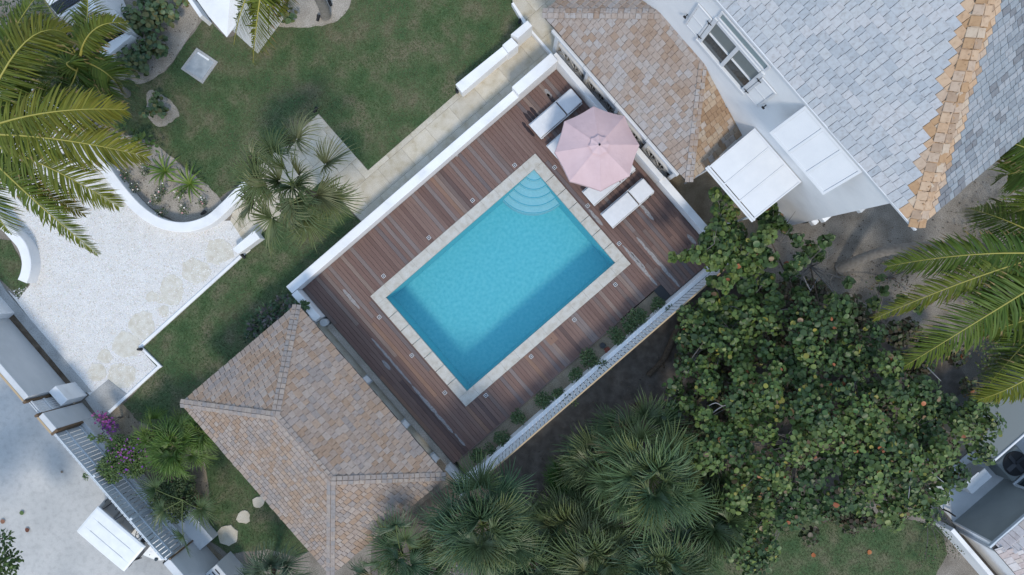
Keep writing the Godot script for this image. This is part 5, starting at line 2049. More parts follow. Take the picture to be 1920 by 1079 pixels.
func coconut_palms() -> void:
	var t := thing("coconut_palm", "tall coconut palm whose golden-green fronds reach over the gravel driveway", "palm tree")
	trunk(t, [P(-40, 262, 0.0), P(-44, 262, 2.0), P(-42, 256, 4.0), P(-40, 250, 6.2)], 0.19, 0.13, M.bark, 6)
	F(t, -40, 240, 6.2, 35, 20, 7.2, 122, 62, 5.9, 0.95, 84, 0.45)
	F(t, -40, 245, 6.2, 80, 196, 7.0, 234, 206, 5.9, 0.85, 90, 0.5)
	F(t, -40, 252, 6.2, 105, 250, 7.0, 274, 294, 5.3, 0.9, 96, 0.45)
	F(t, -40, 265, 6.1, 80, 296, 6.6, 222, 388, 4.8, 0.8, 84, 0.3)
	F(t, -40, 275, 6.1, 55, 375, 6.4, 182, 477, 4.4, 0.5, 76, 0.15, 0.5)
	F(t, -40, 280, 5.8, 55, 350, 6.0, 158, 402, 4.4, 0.55, 64, 0.8, 0.6)
	F(t, -40, 230, 6.0, -10, 90, 6.8, 70, -10, 6.0, 0.9, 76, 0.1)
	F(t, -40, 240, 6.0, 10, 110, 6.6, 96, 116, 5.0, 0.9, 76, 0.05)
	F(t, -45, 280, 5.8, -30, 390, 6.2, 22, 440, 4.8, 0.7, 60, 0.1)
	F(t, -45, 240, 5.6, 40, 160, 6.0, 120, 190, 4.5, 0.8, 64, 0.0)
	F(t, -60, 270, 5.6, -120, 360, 6.2, -180, 430, 4.8, 0.8, 50, 0.1)
	F(t, -60, 240, 5.6, -140, 140, 6.2, -220, 120, 4.8, 0.8, 50, 0.1)
	t = thing("coconut_palm", "smaller coconut palm with arching dark fronds beside the black bench", "palm tree")
	trunk(t, [P(238, 176, 0.0), P(215, 160, 1.2), P(180, 138, 2.6), P(148, 112, 4.2)], 0.16, 0.10, M.bark, 6)
	F(t, 148, 112, 4.2, 166, 66, 5.0, 164, -24, 4.4, 0.75, 70, 0.25)
	F(t, 148, 112, 4.2, 160, 30, 5.4, 238, 44, 4.2, 0.55, 70, 0.35)
	F(t, 166, 142, 4.0, 62, 104, 5.2, 206, 116, 3.8, 0.7, 70, 0.1, 0.7)
	F(t, 148, 112, 4.2, 75, 100, 4.9, 16, 150, 3.4, 0.75, 70, 0.0)
	F(t, 148, 112, 4.2, 205, 130, 4.6, 226, 168, 3.0, 0.7, 64, 0.1, 0.6)
	F(t, 148, 112, 4.2, 90, 50, 4.8, 24, 40, 3.6, 0.8, 70, 0.0)
	F(t, 148, 112, 4.2, 140, 170, 4.6, 90, 215, 3.0, 0.8, 70, 0.0)
	F(t, 148, 112, 4.2, 105, 130, 4.4, 55, 190, 3.0, 0.8, 64, 0.0)
	F(t, 148, 112, 4.2, 108, 40, 4.6, 70, -20, 3.6, 0.8, 64, 0.0)
	F(t, 148, 112, 4.1, 190, 170, 4.0, 200, 205, 2.6, 0.7, 60, 0.05, 0.7)
	# top edge palm with hanging fronds
	t = thing("coconut_palm", "coconut palm at the top edge with hanging yellow-brown fronds and ringed trunk", "palm tree")
	trunk(t, [P(611, 30, 0.0), P(604, 8, 1.0), P(585, -20, 2.6), P(540, -50, 4.6), P(500, -62, 6.0)], 0.21, 0.13, M.bark, 9)
	F(t, 500, -62, 6.0, 482, 0, 6.8, 474, 118, 3.9, 0.55, 80, 0.35, 0.9)
	F(t, 500, -62, 6.0, 452, -20, 6.8, 438, 84, 4.0, 0.5, 70, 0.25, 0.9)
	F(t, 500, -62, 6.0, 508, -10, 6.6, 502, 58, 4.2, 0.5, 60, 0.7, 0.9)
	F(t, 500, -62, 6.0, 528, -30, 6.4, 532, 26, 4.4, 0.45, 56, 0.6, 0.9)
	F(t, 500, -62, 6.0, 540, -90, 6.6, 570, -10, 4.8, 0.5, 56, 0.2, 0.7)
	F(t, 500, -62, 6.0, 440, -80, 6.6, 400, -20, 4.6, 0.6, 56, 0.1, 0.7)
	F(t, 500, -62, 6.0, 500, -160, 7.0, 500, -230, 5.0, 0.7, 50, 0.1)
	# leaning palm at the right edge
	t = thing("coconut_palm", "leaning coconut palm with a curved ringed trunk at the sandy yard's edge", "palm tree")
	trunk(t, [P(1574, 506, 0.0), P(1606, 490, 0.5), P(1650, 474, 1.1), P(1712, 464, 1.9), P(1800, 462, 3.2), P(1900, 470, 4.6), P(1990, 490, 5.8)], 0.22, 0.14, M.bark, 8)
	F(t, 2000, 480, 6.0, 1850, 462, 6.6, 1664, 500, 4.2, 0.8, 92, 0.0)
	F(t, 2000, 470, 6.0, 1860, 500, 6.5, 1640, 598, 4.4, 0.6, 92, 0.25, 0.6)
	F(t, 2000, 500, 6.2, 1870, 580, 6.5, 1696, 688, 4.6, 0.95, 92, 0.0)
	F(t, 2010, 560, 6.2, 1930, 606, 6.3, 1838, 624, 4.8, 0.8, 80, 0.1)
	F(t, 2020, 640, 6.0, 1930, 724, 6.2, 1836, 750, 4.6, 0.75, 80, 0.25)
	F(t, 2010, 560, 5.8, 1920, 640, 6.0, 1856, 720, 4.2, 0.8, 70, 0.0)
	F(t, 2000, 470, 6.0, 1900, 410, 6.4, 1812, 390, 4.4, 0.75, 76, 0.05)
	F(t, 2010, 440, 5.8, 1930, 380, 6.0, 1868, 378, 4.2, 0.75, 66, 0.1)
	F(t, 2010, 520, 5.8, 1930, 560, 6.0, 1830, 560, 4.0, 0.85, 76, 0.0)
	F(t, 2010, 600, 5.6, 1950, 690, 5.8, 1880, 690, 4.2, 0.85, 70, 0.2)
	F(t, 2030, 520, 6.0, 2120, 480, 6.4, 2200, 520, 4.4, 0.8, 50, 0.1)
	t = thing("coconut_palm", "coconut palm tuft overhanging the house's hip roof at the right edge", "palm tree")
	trunk(t, [P(2010, 360, 0.0), P(2030, 355, 3.0), P(2040, 340, 7.0)], 0.2, 0.13, M.bark, 8)
	F(t, 2040, 335, 7.2, 1925, 262, 8.2, 1836, 258, 6.4, 0.75, 84, 0.05)
	F(t, 2040, 335, 7.2, 1930, 300, 8.0, 1868, 338, 6.2, 0.7, 76, 0.0)
	F(t, 2040, 335, 7.2, 1960, 230, 8.0, 1900, 200, 6.4, 0.5, 60, 0.0)
	F(t, 2040, 335, 7.2, 1980, 370, 7.8, 1900, 400, 6.0, 0.75, 70, 0.05)

# fan blades: unit blade length, pointing along +x, folded up along the middle, tips free and drooping
func fan_mesh(kind: int) -> Mesh:
	var key := "fan%d" % kind
	if not tex_cache.has(key):
		var r2 := RandomNumberGenerator.new()
		r2.seed = 900 + kind
		var st := mb()
		var n := 40 if kind < 8 else 24
		var span := deg_to_rad([140.0, 112.0, 150.0, 98.0, 128.0, 155.0, 108.0, 122.0][kind % 8])
		var fold := [0.35, 0.5, 0.25, 0.6, 0.42, 0.3, 0.55, 0.2][kind % 8] as float
		var droop0 := [0.18, 0.35, 0.45, 0.2, 0.3, 0.5, 0.15, 0.4][kind % 8] as float
		for i in n:
			var f := (i + 0.5) / n * 2.0 - 1.0
			var an := f * span + r2.randf_range(-0.035, 0.035)
			var len := (1.0 - 0.40 * f * f) * r2.randf_range(0.80, 1.08)
			var dir := Vector3(cos(an), fold * absf(sin(an)) + 0.1 * maxf(0.0, -cos(an)), sin(an)).normalized()
			var across := Vector3(-sin(an), 0.0, cos(an))
			var half := tan(span / n) * 0.40
			var rs := [0.04, 0.36, 0.62, 0.82, 1.0]
			var dp := droop0 * r2.randf_range(0.4, 1.7)
			var tw := r2.randf_range(-0.5, 0.5)
			var ctr := []
			var wid := []
			for k in 5:
				var rr: float = rs[k] * len
				var o: float = maxf(0.0, rs[k] - 0.4)
				var sw := across * tw * o * o * 0.5
				ctr.append(dir * rr * (1.0 - 0.25 * dp * o) + Vector3(0, -dp * o * o * 1.9, 0) + sw)
				wid.append([0.008, half * 0.36 + 0.010, half * 0.34 + 0.006, half * 0.2 + 0.005, 0.001][k])
			var shade := r2.randf_range(0.72, 1.25)
			for k in 4:
				var c := Color(shade, shade, shade * 0.95)
				if k >= 2:
					c = Color(shade * 1.3, shade * 1.22, shade * 0.95)  # outer blade paler: shiny highlight put into the colour
				if k == 3 and r2.randf() < 0.3:
					c = Color(shade * 2.0, shade * 1.5, shade * 1.1)
				st.set_color(c)
				for s: float in [-1.0, 1.0]:
					var lo := Vector3(0, -0.016, 0)
					quad(st, ctr[k] + lo * (1.0 if k < 3 else 0.4), ctr[k + 1] + lo * (1.0 if k < 2 else 0.3), ctr[k + 1] + across * wid[k + 1] * s, ctr[k] + across * wid[k] * s, Vector3.UP)
		st.generate_normals()
		tex_cache[key] = st.commit()
	return tex_cache[key]

var fan_mats := {}
func fan_leaf(parent: Node, crown: Vector3, hub: Vector3, size: float, tone: Color, roll := 0.0, pitch := 0.0) -> void:
	var key := tone.to_html()
	if not fan_mats.has(key):
		fan_mats[key] = leafmat(tone.linear_to_srgb(), 0.3, 0.4)
	var d := (hub - crown).normalized()
	d.y = d.y * 0.5 + pitch
	d = d.normalized()
	var z := d.cross(Vector3.UP).normalized()
	var y := z.cross(d)
	var bs := Basis(d, y, d.cross(y)).rotated(d, roll)
	var o := put(fan_mesh(rng.randi() % 8 + (8 if size < 0.8 else 0)), "frond", fan_mats[key], parent)
	o.transform = Transform3D(bs.scaled(Vector3.ONE * size), hub)
	var st := mb()
	var inv := o.transform.affine_inverse()
	var mid := (crown + hub) * 0.5 + Vector3(0, 0.12, 0)
	var pts := []
	for i in 6:
		pts.append(inv * bez(crown, mid, hub, i / 5.0))
	tube(st, pts, 0.017 / size, 0.011 / size, 5)
	obj(st, "petiole", M.petiole, o)

func fan_palm(label: String, bu: float, bv: float, cu: float, cv: float, cy: float, hubs: Array, size: float, tones: Array, r := 0.09, group := "") -> Node3D:
	var t := thing("fan_palm", label, "palm tree", Vector3.ZERO, 0.0, group)
	var c := P(cu, cv, cy)
	trunk(t, [P(bu, bv, 0.0), P(lerpf(bu, cu, 0.5), lerpf(bv, cv, 0.5), cy * 0.5), c], r * 1.3, r, M.bark_dark, 5)
	for h: Array in hubs:
		fan_leaf(t, c, P(h[0], h[1], h[2]), size * rf(0.88, 1.1), tones[rng.randi() % tones.size()] if h[2] > cy - 0.42 or rng.randf() < 0.75 else C(0.17, 0.14, 0.075), rf(-0.75, 0.75), h[3] if h.size() > 3 else rf(-0.35, 0.15))
	return t

# hubs spread round a crown: n leaves, petiole reach in metres
func spread(cu: float, cv: float, cy: float, n: int, reach: float) -> Array:
	var out := []
	var c := P(cu, cv, cy)
	for i in n:
		var an := i * 2.39996 + rf(-0.2, 0.2)
		var f := (i + 0.5) / n
		var el := lerpf(1.15, -0.5, pow(f, 0.8))
		var d := Vector3(cos(an) * cos(el), sin(el), sin(an) * cos(el))
		var p := c + d * reach * rf(0.75, 1.1) * lerpf(0.6, 1.0, f)
		var k := FOC / (CAM_H - p.y)
		if i % 2 == 0:
			var q := c + Vector3(cos(an + 1.1) * 0.3, 0.28 + 0.2 * sin(i * 1.7), sin(an + 1.1) * 0.3) * reach
			var k2 := FOC / (CAM_H - q.y)
			out.append([960.0 + q.x * k2, 539.5 + q.z * k2, q.y, 0.35])
		out.append([960.0 + p.x * k, 539.5 + p.z * k, p.y, sin(el) * 0.5 - 0.22])
	return out

func fan_palms() -> void:
	var olive := [C(0.10, 0.135, 0.055), C(0.12, 0.15, 0.062), C(0.085, 0.12, 0.055), C(0.14, 0.155, 0.075)]
	var blue := [C(0.062, 0.112, 0.060), C(0.078, 0.128, 0.062), C(0.055, 0.096, 0.052), C(0.10, 0.14, 0.062), C(0.125, 0.155, 0.07)]
	var lime := [C(0.095, 0.16, 0.03), C(0.075, 0.14, 0.03), C(0.11, 0.17, 0.04)]
	var hubs := [[609, 309, 3.5, 0.1], [556, 262, 3.4, -0.1], [512, 284, 3.4, -0.1], [478, 309, 3.3, -0.2], [502, 352, 3.5, -0.3], [476, 380, 3.1, -0.4], [592, 366, 3.5, -0.25], [574, 412, 3.2, -0.4], [541, 388, 3.5, -0.5], [510, 408, 3.1, -0.5], [536, 318, 4.1, 0.5], [560, 330, 4.1, 0.6], [524, 340, 3.9, 0.3], [620, 370, 3.1, -0.3], [485, 340, 3.5, -0.1], [548, 350, 4.0, 0.1], [556, 372, 3.7, -0.1]]
	fan_palm("solitary fan palm with olive fronds standing over the stone path's branch", 604, 372, 547, 344, 3.5, hubs, 1.3, olive)
	fan_palm("large blue-green fan palm at the pavilion's lower corner beside the fence end", 925, 925, 905, 985, 3.4, spread(905, 985, 3.4, 22, 1.4), 1.2, blue)
	fan_palm("large blue-green fan palm in the middle of the lower grove", 1180, 850, 1222, 895, 3.3, spread(1222, 895, 3.3, 22, 1.45), 1.22, [C(0.085, 0.135, 0.06), C(0.07, 0.12, 0.06), C(0.11, 0.155, 0.065), C(0.125, 0.155, 0.06)])
	fan_palm("fan palm with upright pale fronds next to the shaded sand and sea grape", 1195, 760, 1215, 812, 2.6, [[1210, 782, 2.7, 0.2], [1180, 800, 2.6, -0.1], [1168, 830, 2.4, -0.2], [1150, 800, 2.3, -0.3], [1235, 800, 2.6, 0.1], [1190, 850, 2.4, -0.3], [1225, 840, 2.5, -0.3]], 1.15, [C(0.075, 0.11, 0.05), C(0.09, 0.125, 0.055)])
	fan_palm("fan palm at the bottom edge under the middle grove, over dry grass", 1215, 1000, 1245, 1058, 3.0, spread(1245, 1058, 3.0, 20, 1.4), 1.2, blue)
	fan_palm("fan palm on the bottom edge between two larger ones, darkest of the grove", 1090, 980, 1115, 1040, 2.8, spread(1115, 1040, 2.8, 18, 1.4), 1.15, olive)
	fan_palm("fan palm with one upright spear leaf in front of the pavilion's bottom eave", 740, 1000, 752, 1040, 3.0, [[742, 986, 3.6, 0.9], [735, 1030, 3.1, -0.2], [715, 1055, 2.8, -0.3], [770, 1035, 3.0, -0.1], [790, 1062, 2.7, -0.3], [750, 1075, 2.8, -0.4], [712, 1085, 2.5, -0.4], [780, 1090, 2.5, -0.4], [745, 1050, 3.4, 0.3], [735, 1062, 3.1, 0.0], [770, 1060, 3.2, 0.1], [795, 1030, 2.7, -0.2], [820, 1065, 2.4, -0.3], [690, 1075, 2.4, -0.4], [760, 1015, 3.3, 0.2], [800, 1045, 2.6, -0.3], [728, 1010, 3.0, 0.0]], 1.0, blue)
	fan_palm("fan palm at the bottom edge left of the pavilion's lowest corner, silvery fronds", 515, 1050, 512, 1085, 2.4, [[508, 1062, 2.5, 0.1], [488, 1070, 2.4, -0.1], [535, 1062, 2.5, 0.0], [548, 1082, 2.3, -0.2], [472, 1090, 2.2, -0.2], [560, 1095, 2.2, -0.3], [520, 1080, 2.8, 0.5], [500, 1100, 2.2, -0.3]], 0.95, [C(0.085, 0.12, 0.075), C(0.075, 0.11, 0.065)])
	fan_palm("fan palm squeezed between the fence end palm and the bottom edge grove", 985, 1000, 1000, 1050, 2.2, spread(1000, 1050, 2.2, 16, 1.1), 1.05, blue)
	fan_palm("fan palm against the sea grape crown at the grove's outer side", 1310, 930, 1335, 965, 2.6, spread(1335, 965, 2.6, 18, 1.2), 1.15, [C(0.06, 0.095, 0.04), C(0.075, 0.11, 0.045)])
	fan_palm("low fan palm spreading over the sand above the middle grove, beside the small dark one", 1118, 860, 1128, 872, 1.8, spread(1128, 872, 1.8, 16, 1.0), 1.05, blue)
	fan_palm("half-hidden low fan palm between the two largest crowns of the lower grove", 1050, 960, 1062, 985, 2.0, spread(1062, 985, 2.0, 15, 1.1), 1.1, olive)
	fan_palm("small dark green fan palm alone on the sand below the fence's lower end", 1050, 885, 1055, 895, 1.2, spread(1055, 895, 1.2, 12, 0.5), 0.6, [C(0.04, 0.095, 0.018), C(0.05, 0.11, 0.02)], 0.06)
	fan_palm("bright green fan palm in the planting bed nearest the pavilion roof", 335, 835, 330, 838, 1.7, spread(330, 838, 1.7, 17, 0.8), 0.72, lime, 0.07)
	fan_palm("bright green fan palm crown brushing the pavilion's outer roof corner", 380, 815, 378, 812, 1.6, spread(378, 812, 1.6, 9, 0.6), 0.62, lime, 0.06)
	fan_palm("bright fan palm at the back of the planting bed beside the lawn edge", 296, 822, 292, 816, 1.5, spread(292, 816, 1.5, 8, 0.6), 0.6, lime, 0.06)
	fan_palm("thin fan palm whose few fronds hang over the slatted street fence", 345, 930, 342, 938, 1.8, [[291, 918, 2.0, 0.2], [306, 958, 1.9, -0.2], [343, 1006, 1.7, -0.4], [376, 955, 1.8, -0.2]], 0.86, [C(0.095, 0.135, 0.06), C(0.075, 0.12, 0.05)], 0.06)

# low bush made of many small leaves
func bush(called: String, label: String, cat: String, balls: Array, per: float, size: Vector2, pal: Array, group := "", thin := true, stem_to := 0.0) -> Node3D:
	var c: Vector3 = balls[0][0]
	var t := thing(called, label, cat, Vector3.ZERO, 0.0, group)
	var xf := []
	var cols := []
	leaf_cloud(balls, per, size, pal, xf, cols, 0.6, thin)
	scatter("foliage", thin_leaf() if thin else round_leaf(), M.leaf, xf, cols, t)
	var st := mb()
	var base := Vector3(c.x, 0, c.z)
	for b: Array in balls:
		var p: Vector3 = b[0]
		tube(st, [base + Vector3(rf(-0.05, 0.05), stem_to, rf(-0.05, 0.05)), base.lerp(p, 0.5) + Vector3(0, 0.1, 0), p], 0.02, 0.008, 5)
	obj(st, "stem", M.twig, t)
	return t

func ball(u: float, v: float, y: float, r: float) -> Array:
	return [P(u, v, y), r]

func bushes() -> void:
	var small := [C(0.045, 0.085, 0.028), C(0.06, 0.10, 0.035), C(0.035, 0.07, 0.025), C(0.08, 0.11, 0.045)]
	var ord := ["first", "second", "third", "fourth", "fifth", "sixth", "seventh", "eighth", "ninth", "tenth"]
	var sh := [[1236, 572, 0.26], [1196, 596, 0.38], [1180, 612, 0.32], [1154, 632, 0.33], [1108, 672, 0.34], [1077, 704, 0.28], [1046, 738, 0.26], [1018, 748, 0.32], [974, 783, 0.34], [940, 822, 0.32], [896, 852, 0.34], [922, 846, 0.22]]
	var names := ["first planter shrub by the fence, sprawling over it near the bleached boards", "second planter shrub by the fence, widest and touching the third", "third planter shrub by the fence, merging with the widest one", "fourth planter shrub by the fence, just above the dark pot", "fifth planter shrub by the fence, below the pot and bricks", "sixth planter shrub by the fence, small and rounded, halfway along", "seventh planter shrub by the fence, sparse and leaning onto the pickets", "eighth planter shrub by the fence, next to the sparse one", "ninth planter shrub by the fence, compact, alone on bare soil", "tenth planter shrub by the fence, second last before the palm fronds", "last planter shrub by the fence, half under the big palm's fronds", "tiny planter shrub between the last two by the fence"]
	for i in sh.size():
		var b := []
		var c := P(sh[i][0], sh[i][1], 0.85)
		for k in 4:
			b.append([c + Vector3(rf(-0.14, 0.14), rf(-0.12, 0.1), rf(-0.14, 0.14)), sh[i][2] * rf(0.55, 0.75)])
		if i in [0, 4, 6]:
			b.append([c + N2 * 0.35 + Vector3(0, 0.3, 0) + N1 * 0.15, 0.16])
			b.append([c + N2 * 0.55 + Vector3(0, 0.5, 0) + N1 * 0.25, 0.10])
		bush("planter_shrub", names[i], "shrub", b, 2600.0, Vector2(0.06, 0.12), small, "shrubs planted along the picket fence", true, 0.4)
	# flowering plants in the sandy bed
	var fl := [[234, 328, "flowering plant close to the kerb at the bed's upper end"], [254, 350, "flowering plant with pale petals against the straight kerb"], [290, 374, "flowering plant in the middle of the sandy bed"], [303, 403, "flowering plant with pink petals at the kerb's bend"], [345, 393, "flowering plant with white petals between the bend and the spotlight"], [378, 378, "flowering plant closest to the lawn corner of the bed"], [338, 364, "flowering plant right below the second strap-leaved plant"], [303, 354, "flowering plant right below the first strap-leaved plant"], [274, 318, "flowering plant with a white bloom beside the first strap-leaved plant"]]
	for f: Array in fl:
		var b := []
		var c := P(f[0], f[1], 0.22)
		for k in 3:
			b.append([c + Vector3(rf(-0.1, 0.1), rf(-0.03, 0.06), rf(-0.1, 0.1)), rf(0.14, 0.2)])
		var t := bush("flowering_plant", "low " + f[2], "flowering plant", b, 1700.0, Vector2(0.045, 0.08), [C(0.06, 0.095, 0.035), C(0.085, 0.12, 0.045), C(0.045, 0.075, 0.03), C(0.13, 0.14, 0.08)], "low flowering plants in the sandy bed")
		var pet := [C(0.75, 0.72, 0.68), C(0.65, 0.30, 0.32), C(0.72, 0.62, 0.5)]
		for k in 5:
			var o := put(round_leaf(), "flower", leaf_of(pet[(k + int(f[0])) % 3]), t)
			o.transform = Transform3D(facing(Vector3(rf(-0.4, 0.4), 1, rf(-0.4, 0.4)), rf(0, 6)).scaled(Vector3.ONE * rf(0.018, 0.03)), c + Vector3(rf(-0.17, 0.17), 0.18, rf(-0.17, 0.17)))
	for s: Array in [[305, 320, "strap-leaved plant with long arching leaves in the middle of the sandy bed"], [351, 344, "strap-leaved plant with long arching leaves beside the lawn corner of the bed"]]:
		var c := P(s[0], s[1], 0.25)
		var t := thing("strap_leaf_plant", s[2], "plant", Vector3(c.x, 0, c.z), 0.0, "strap-leaved plants in the sandy bed")
		for k in 22:
			var an := k * 2.4 + rf(-0.2, 0.2)
			var st := mb()
			st.set_smooth_group(1)
			var l := rf(0.55, 0.85)
			var up := rf(0.25, 0.6)
			var dir := Vector3(cos(an), 0, sin(an))
			var ac := Vector3(-sin(an), 0, cos(an))
			var prev := []
			for i in 6:
				var f := i / 5.0
				var p := dir * l * f + Vector3(0, 0.06 + up * sin(f * 2.3) * 0.7, 0)
				var w := 0.032 * sin(PI * (0.15 + 0.84 * f))
				var row := [p - ac * w, p + Vector3(0, -0.01, 0), p + ac * w]
				if i > 0:
					quad(st, prev[0], prev[1], row[1], row[0], Vector3.UP)
					quad(st, prev[1], prev[2], row[2], row[1], Vector3.UP)
				prev = row
			obj(st, "leaf", leaf_of([C(0.10, 0.17, 0.025), C(0.075, 0.14, 0.022), C(0.14, 0.20, 0.035)][k % 3]), t)
	var bg := [C(0.055, 0.10, 0.025), C(0.075, 0.125, 0.03), C(0.09, 0.135, 0.04), C(0.045, 0.08, 0.025)]
	# bougainvillea over the fence
	var t := bush("bougainvillea", "leafy bougainvillea with scattered purple blooms spilling over the slatted fence", "bush", [ball(235, 850, 1.5, 0.5), ball(215, 868, 1.7, 0.42), ball(255, 838, 1.4, 0.5), ball(222, 838, 1.4, 0.42), ball(200, 876, 1.8, 0.32), ball(268, 862, 1.3, 0.42), ball(212, 890, 1.7, 0.3), ball(250, 875, 1.4, 0.4), ball(190, 822, 1.5, 0.15), ball(172, 820, 1.7, 0.1), ball(162, 894, 1.6, 0.1)], 5000.0, Vector2(0.06, 0.12), bg)
	for k in 90:
		var p: Vector3 = [P(235, 850, 1.95), P(255, 838, 1.8), P(215, 868, 2.05), P(222, 838, 1.75), P(268, 860, 1.6)][k % 5] + Vector3(rf(-0.35, 0.35), rf(-0.15, 0.1), rf(-0.35, 0.35))
		var o := put(round_leaf(), "bloom", leaf_of([C(0.22, 0.04, 0.26), C(0.28, 0.06, 0.24), C(0.17, 0.05, 0.30)][k % 3]), t)
		o.transform = Transform3D(facing(Vector3(rf(-1, 1), 1, rf(-1, 1)), rf(0, 6)).scaled(Vector3.ONE * rf(0.02, 0.045)), p)
	t = bush("bougainvillea", "smaller bougainvillea in full magenta-purple bloom at the end of the gravel kerb", "bush", [ball(198, 792, 1.0, 0.28), ball(190, 785, 1.05, 0.22), ball(206, 800, 1.0, 0.2)], 700.0, Vector2(0.05, 0.09), bg)
	for k in 120:
		var p: Vector3 = [P(198, 792, 1.15), P(189, 784, 1.2), P(206, 802, 1.1)][k % 3] + Vector3(rf(-0.24, 0.24), rf(-0.2, 0.16), rf(-0.24, 0.24))
		var o := put(round_leaf(), "bloom", leaf_of([C(0.19, 0.035, 0.20), C(0.24, 0.05, 0.19), C(0.15, 0.035, 0.21)][k % 3]), t)
		o.transform = Transform3D(facing(Vector3(rf(-1, 1), 1, rf(-1, 1)), rf(0, 6)).scaled(Vector3.ONE * rf(0.025, 0.05)), p)
	bush("dark_shrub", "rounded dark shrub between the slatted fence and the lawn stepping stones", "shrub", [ball(325, 930, 1.0, 0.5), ball(340, 945, 1.0, 0.4), ball(312, 915, 1.0, 0.35), ball(350, 925, 0.8, 0.35), ball(330, 960, 0.9, 0.4), ball(300, 935, 1.1, 0.4), ball(345, 905, 1.0, 0.4)], 4500.0, Vector2(0.06, 0.12), [C(0.03, 0.055, 0.02), C(0.045, 0.075, 0.025), C(0.06, 0.09, 0.03)])
	bush("dark_shrub", "purplish dark shrub at the end of the bed by the largest stepping stone", "shrub", [ball(372, 945, 0.5, 0.28), ball(380, 962, 0.5, 0.25)], 2000.0, Vector2(0.05, 0.1), [C(0.03, 0.03, 0.02), C(0.04, 0.05, 0.02), C(0.10, 0.11, 0.02)])
	bush("leafy_shrub", "dark broad-leaved shrub between lawn and pavilion by the deck wall's corner", "shrub", [ball(505, 590, 0.9, 0.4), ball(530, 568, 0.9, 0.35), ball(485, 612, 0.8, 0.38), ball(545, 578, 1.2, 0.25), ball(470, 632, 0.6, 0.22)], 800.0, Vector2(0.14, 0.26), [C(0.03, 0.065, 0.03), C(0.045, 0.08, 0.035), C(0.10, 0.09, 0.09)])
	bush("leafy_sprig", "small green sprig poking over the white wall at the pavilion's roof corner", "plant", [ball(573, 573, 1.2, 0.1), ball(567, 571, 1.2, 0.08)], 3000.0, Vector2(0.12, 0.2), [C(0.045, 0.085, 0.03), C(0.06, 0.11, 0.03)])
	# sea grape shrubs, upper left
	var sg := [C(0.075, 0.125, 0.055), C(0.09, 0.14, 0.06), C(0.055, 0.095, 0.045), C(0.10, 0.13, 0.05), C(0.12, 0.12, 0.045)]
	bush("sea_grape_shrub", "round-leaved sea grape shrub in front of the black bench's white wall", "shrub", [ball(248, 108, 0.5, 0.5), ball(268, 95, 0.55, 0.42), ball(236, 122, 0.45, 0.35), ball(292, 82, 0.5, 0.42), ball(300, 98, 0.4, 0.25), ball(262, 130, 0.4, 0.3)], 330.0, Vector2(0.08, 0.12), sg, "low sea grape shrubs in the pale sand", false)
	bush("sea_grape_shrub", "larger round-leaved sea grape shrub between the yard wall and white annex", "shrub", [ball(270, 28, 0.6, 0.55), ball(300, 18, 0.6, 0.5), ball(255, 50, 0.5, 0.45), ball(318, 30, 0.5, 0.4), ball(285, 48, 0.5, 0.4), ball(282, 2, 0.6, 0.4), ball(240, 30, 0.5, 0.4)], 330.0, Vector2(0.08, 0.12), sg, "low sea grape shrubs in the pale sand", false)
	bush("sea_grape_shrub", "small sea grape shrub near the top edge beside the sand path", "shrub", [ball(340, 3, 0.4, 0.3), ball(334, -8, 0.4, 0.3)], 330.0, Vector2(0.07, 0.11), sg, "low sea grape shrubs in the pale sand", false)
	bush("sea_grape_shrub", "sea grape shrub in the small teardrop sand bed on the upper lawn", "shrub", [ball(290, 200, 0.4, 0.32), ball(275, 212, 0.35, 0.26), ball(302, 210, 0.35, 0.25), ball(292, 182, 0.3, 0.2)], 330.0, Vector2(0.07, 0.11), sg, "low sea grape shrubs in the pale sand", false)
	bush("sea_grape_shrub", "sea grape shrub by the hanging palm fronds at the top edge", "shrub", [ball(540, 28, 0.5, 0.32), ball(525, 20, 0.5, 0.26), ball(528, 5, 0.5, 0.3)], 330.0, Vector2(0.08, 0.12), sg, "low sea grape shrubs in the pale sand", false)
	bush("leafy_shrub", "broad-leaved green shrub under the palm tips at the bed's upper end", "shrub", [ball(268, 268, 0.6, 0.3), ball(245, 260, 0.5, 0.28), ball(285, 276, 0.5, 0.22), ball(225, 245, 0.4, 0.25)], 260.0, Vector2(0.18, 0.34), [C(0.06, 0.11, 0.025), C(0.085, 0.14, 0.03)], "", true)
	# undergrowth at the right edge and by the neighbour
	var ug := [C(0.05, 0.085, 0.02), C(0.075, 0.115, 0.025), C(0.10, 0.14, 0.03), C(0.09, 0.075, 0.04)]
	bush("undergrowth_shrub", "light green undergrowth shrub beneath the leaning palm's fronds", "shrub", [ball(1880, 590, 0.7, 0.6), ball(1850, 640, 0.7, 0.6), ball(1900, 660, 0.6, 0.6), ball(1830, 570, 0.6, 0.5), ball(1870, 540, 0.6, 0.5), ball(1890, 720, 0.8, 0.6), ball(1860, 690, 0.7, 0.5), ball(1900, 760, 0.9, 0.6), ball(1915, 610, 0.7, 0.6)], 520.0, Vector2(0.08, 0.15), ug)
	bush("undergrowth_shrub", "sparse brownish undergrowth shrub around the leaning palm's trunk base", "shrub", [ball(1680, 520, 0.4, 0.4), ball(1640, 540, 0.4, 0.4), ball(1720, 500, 0.5, 0.4), ball(1590, 520, 0.3, 0.3), ball(1760, 480, 0.5, 0.4), ball(1700, 545, 0.4, 0.4)], 260.0, Vector2(0.07, 0.13), [C(0.06, 0.075, 0.03), C(0.09, 0.07, 0.045), C(0.12, 0.08, 0.05), C(0.05, 0.08, 0.025)])
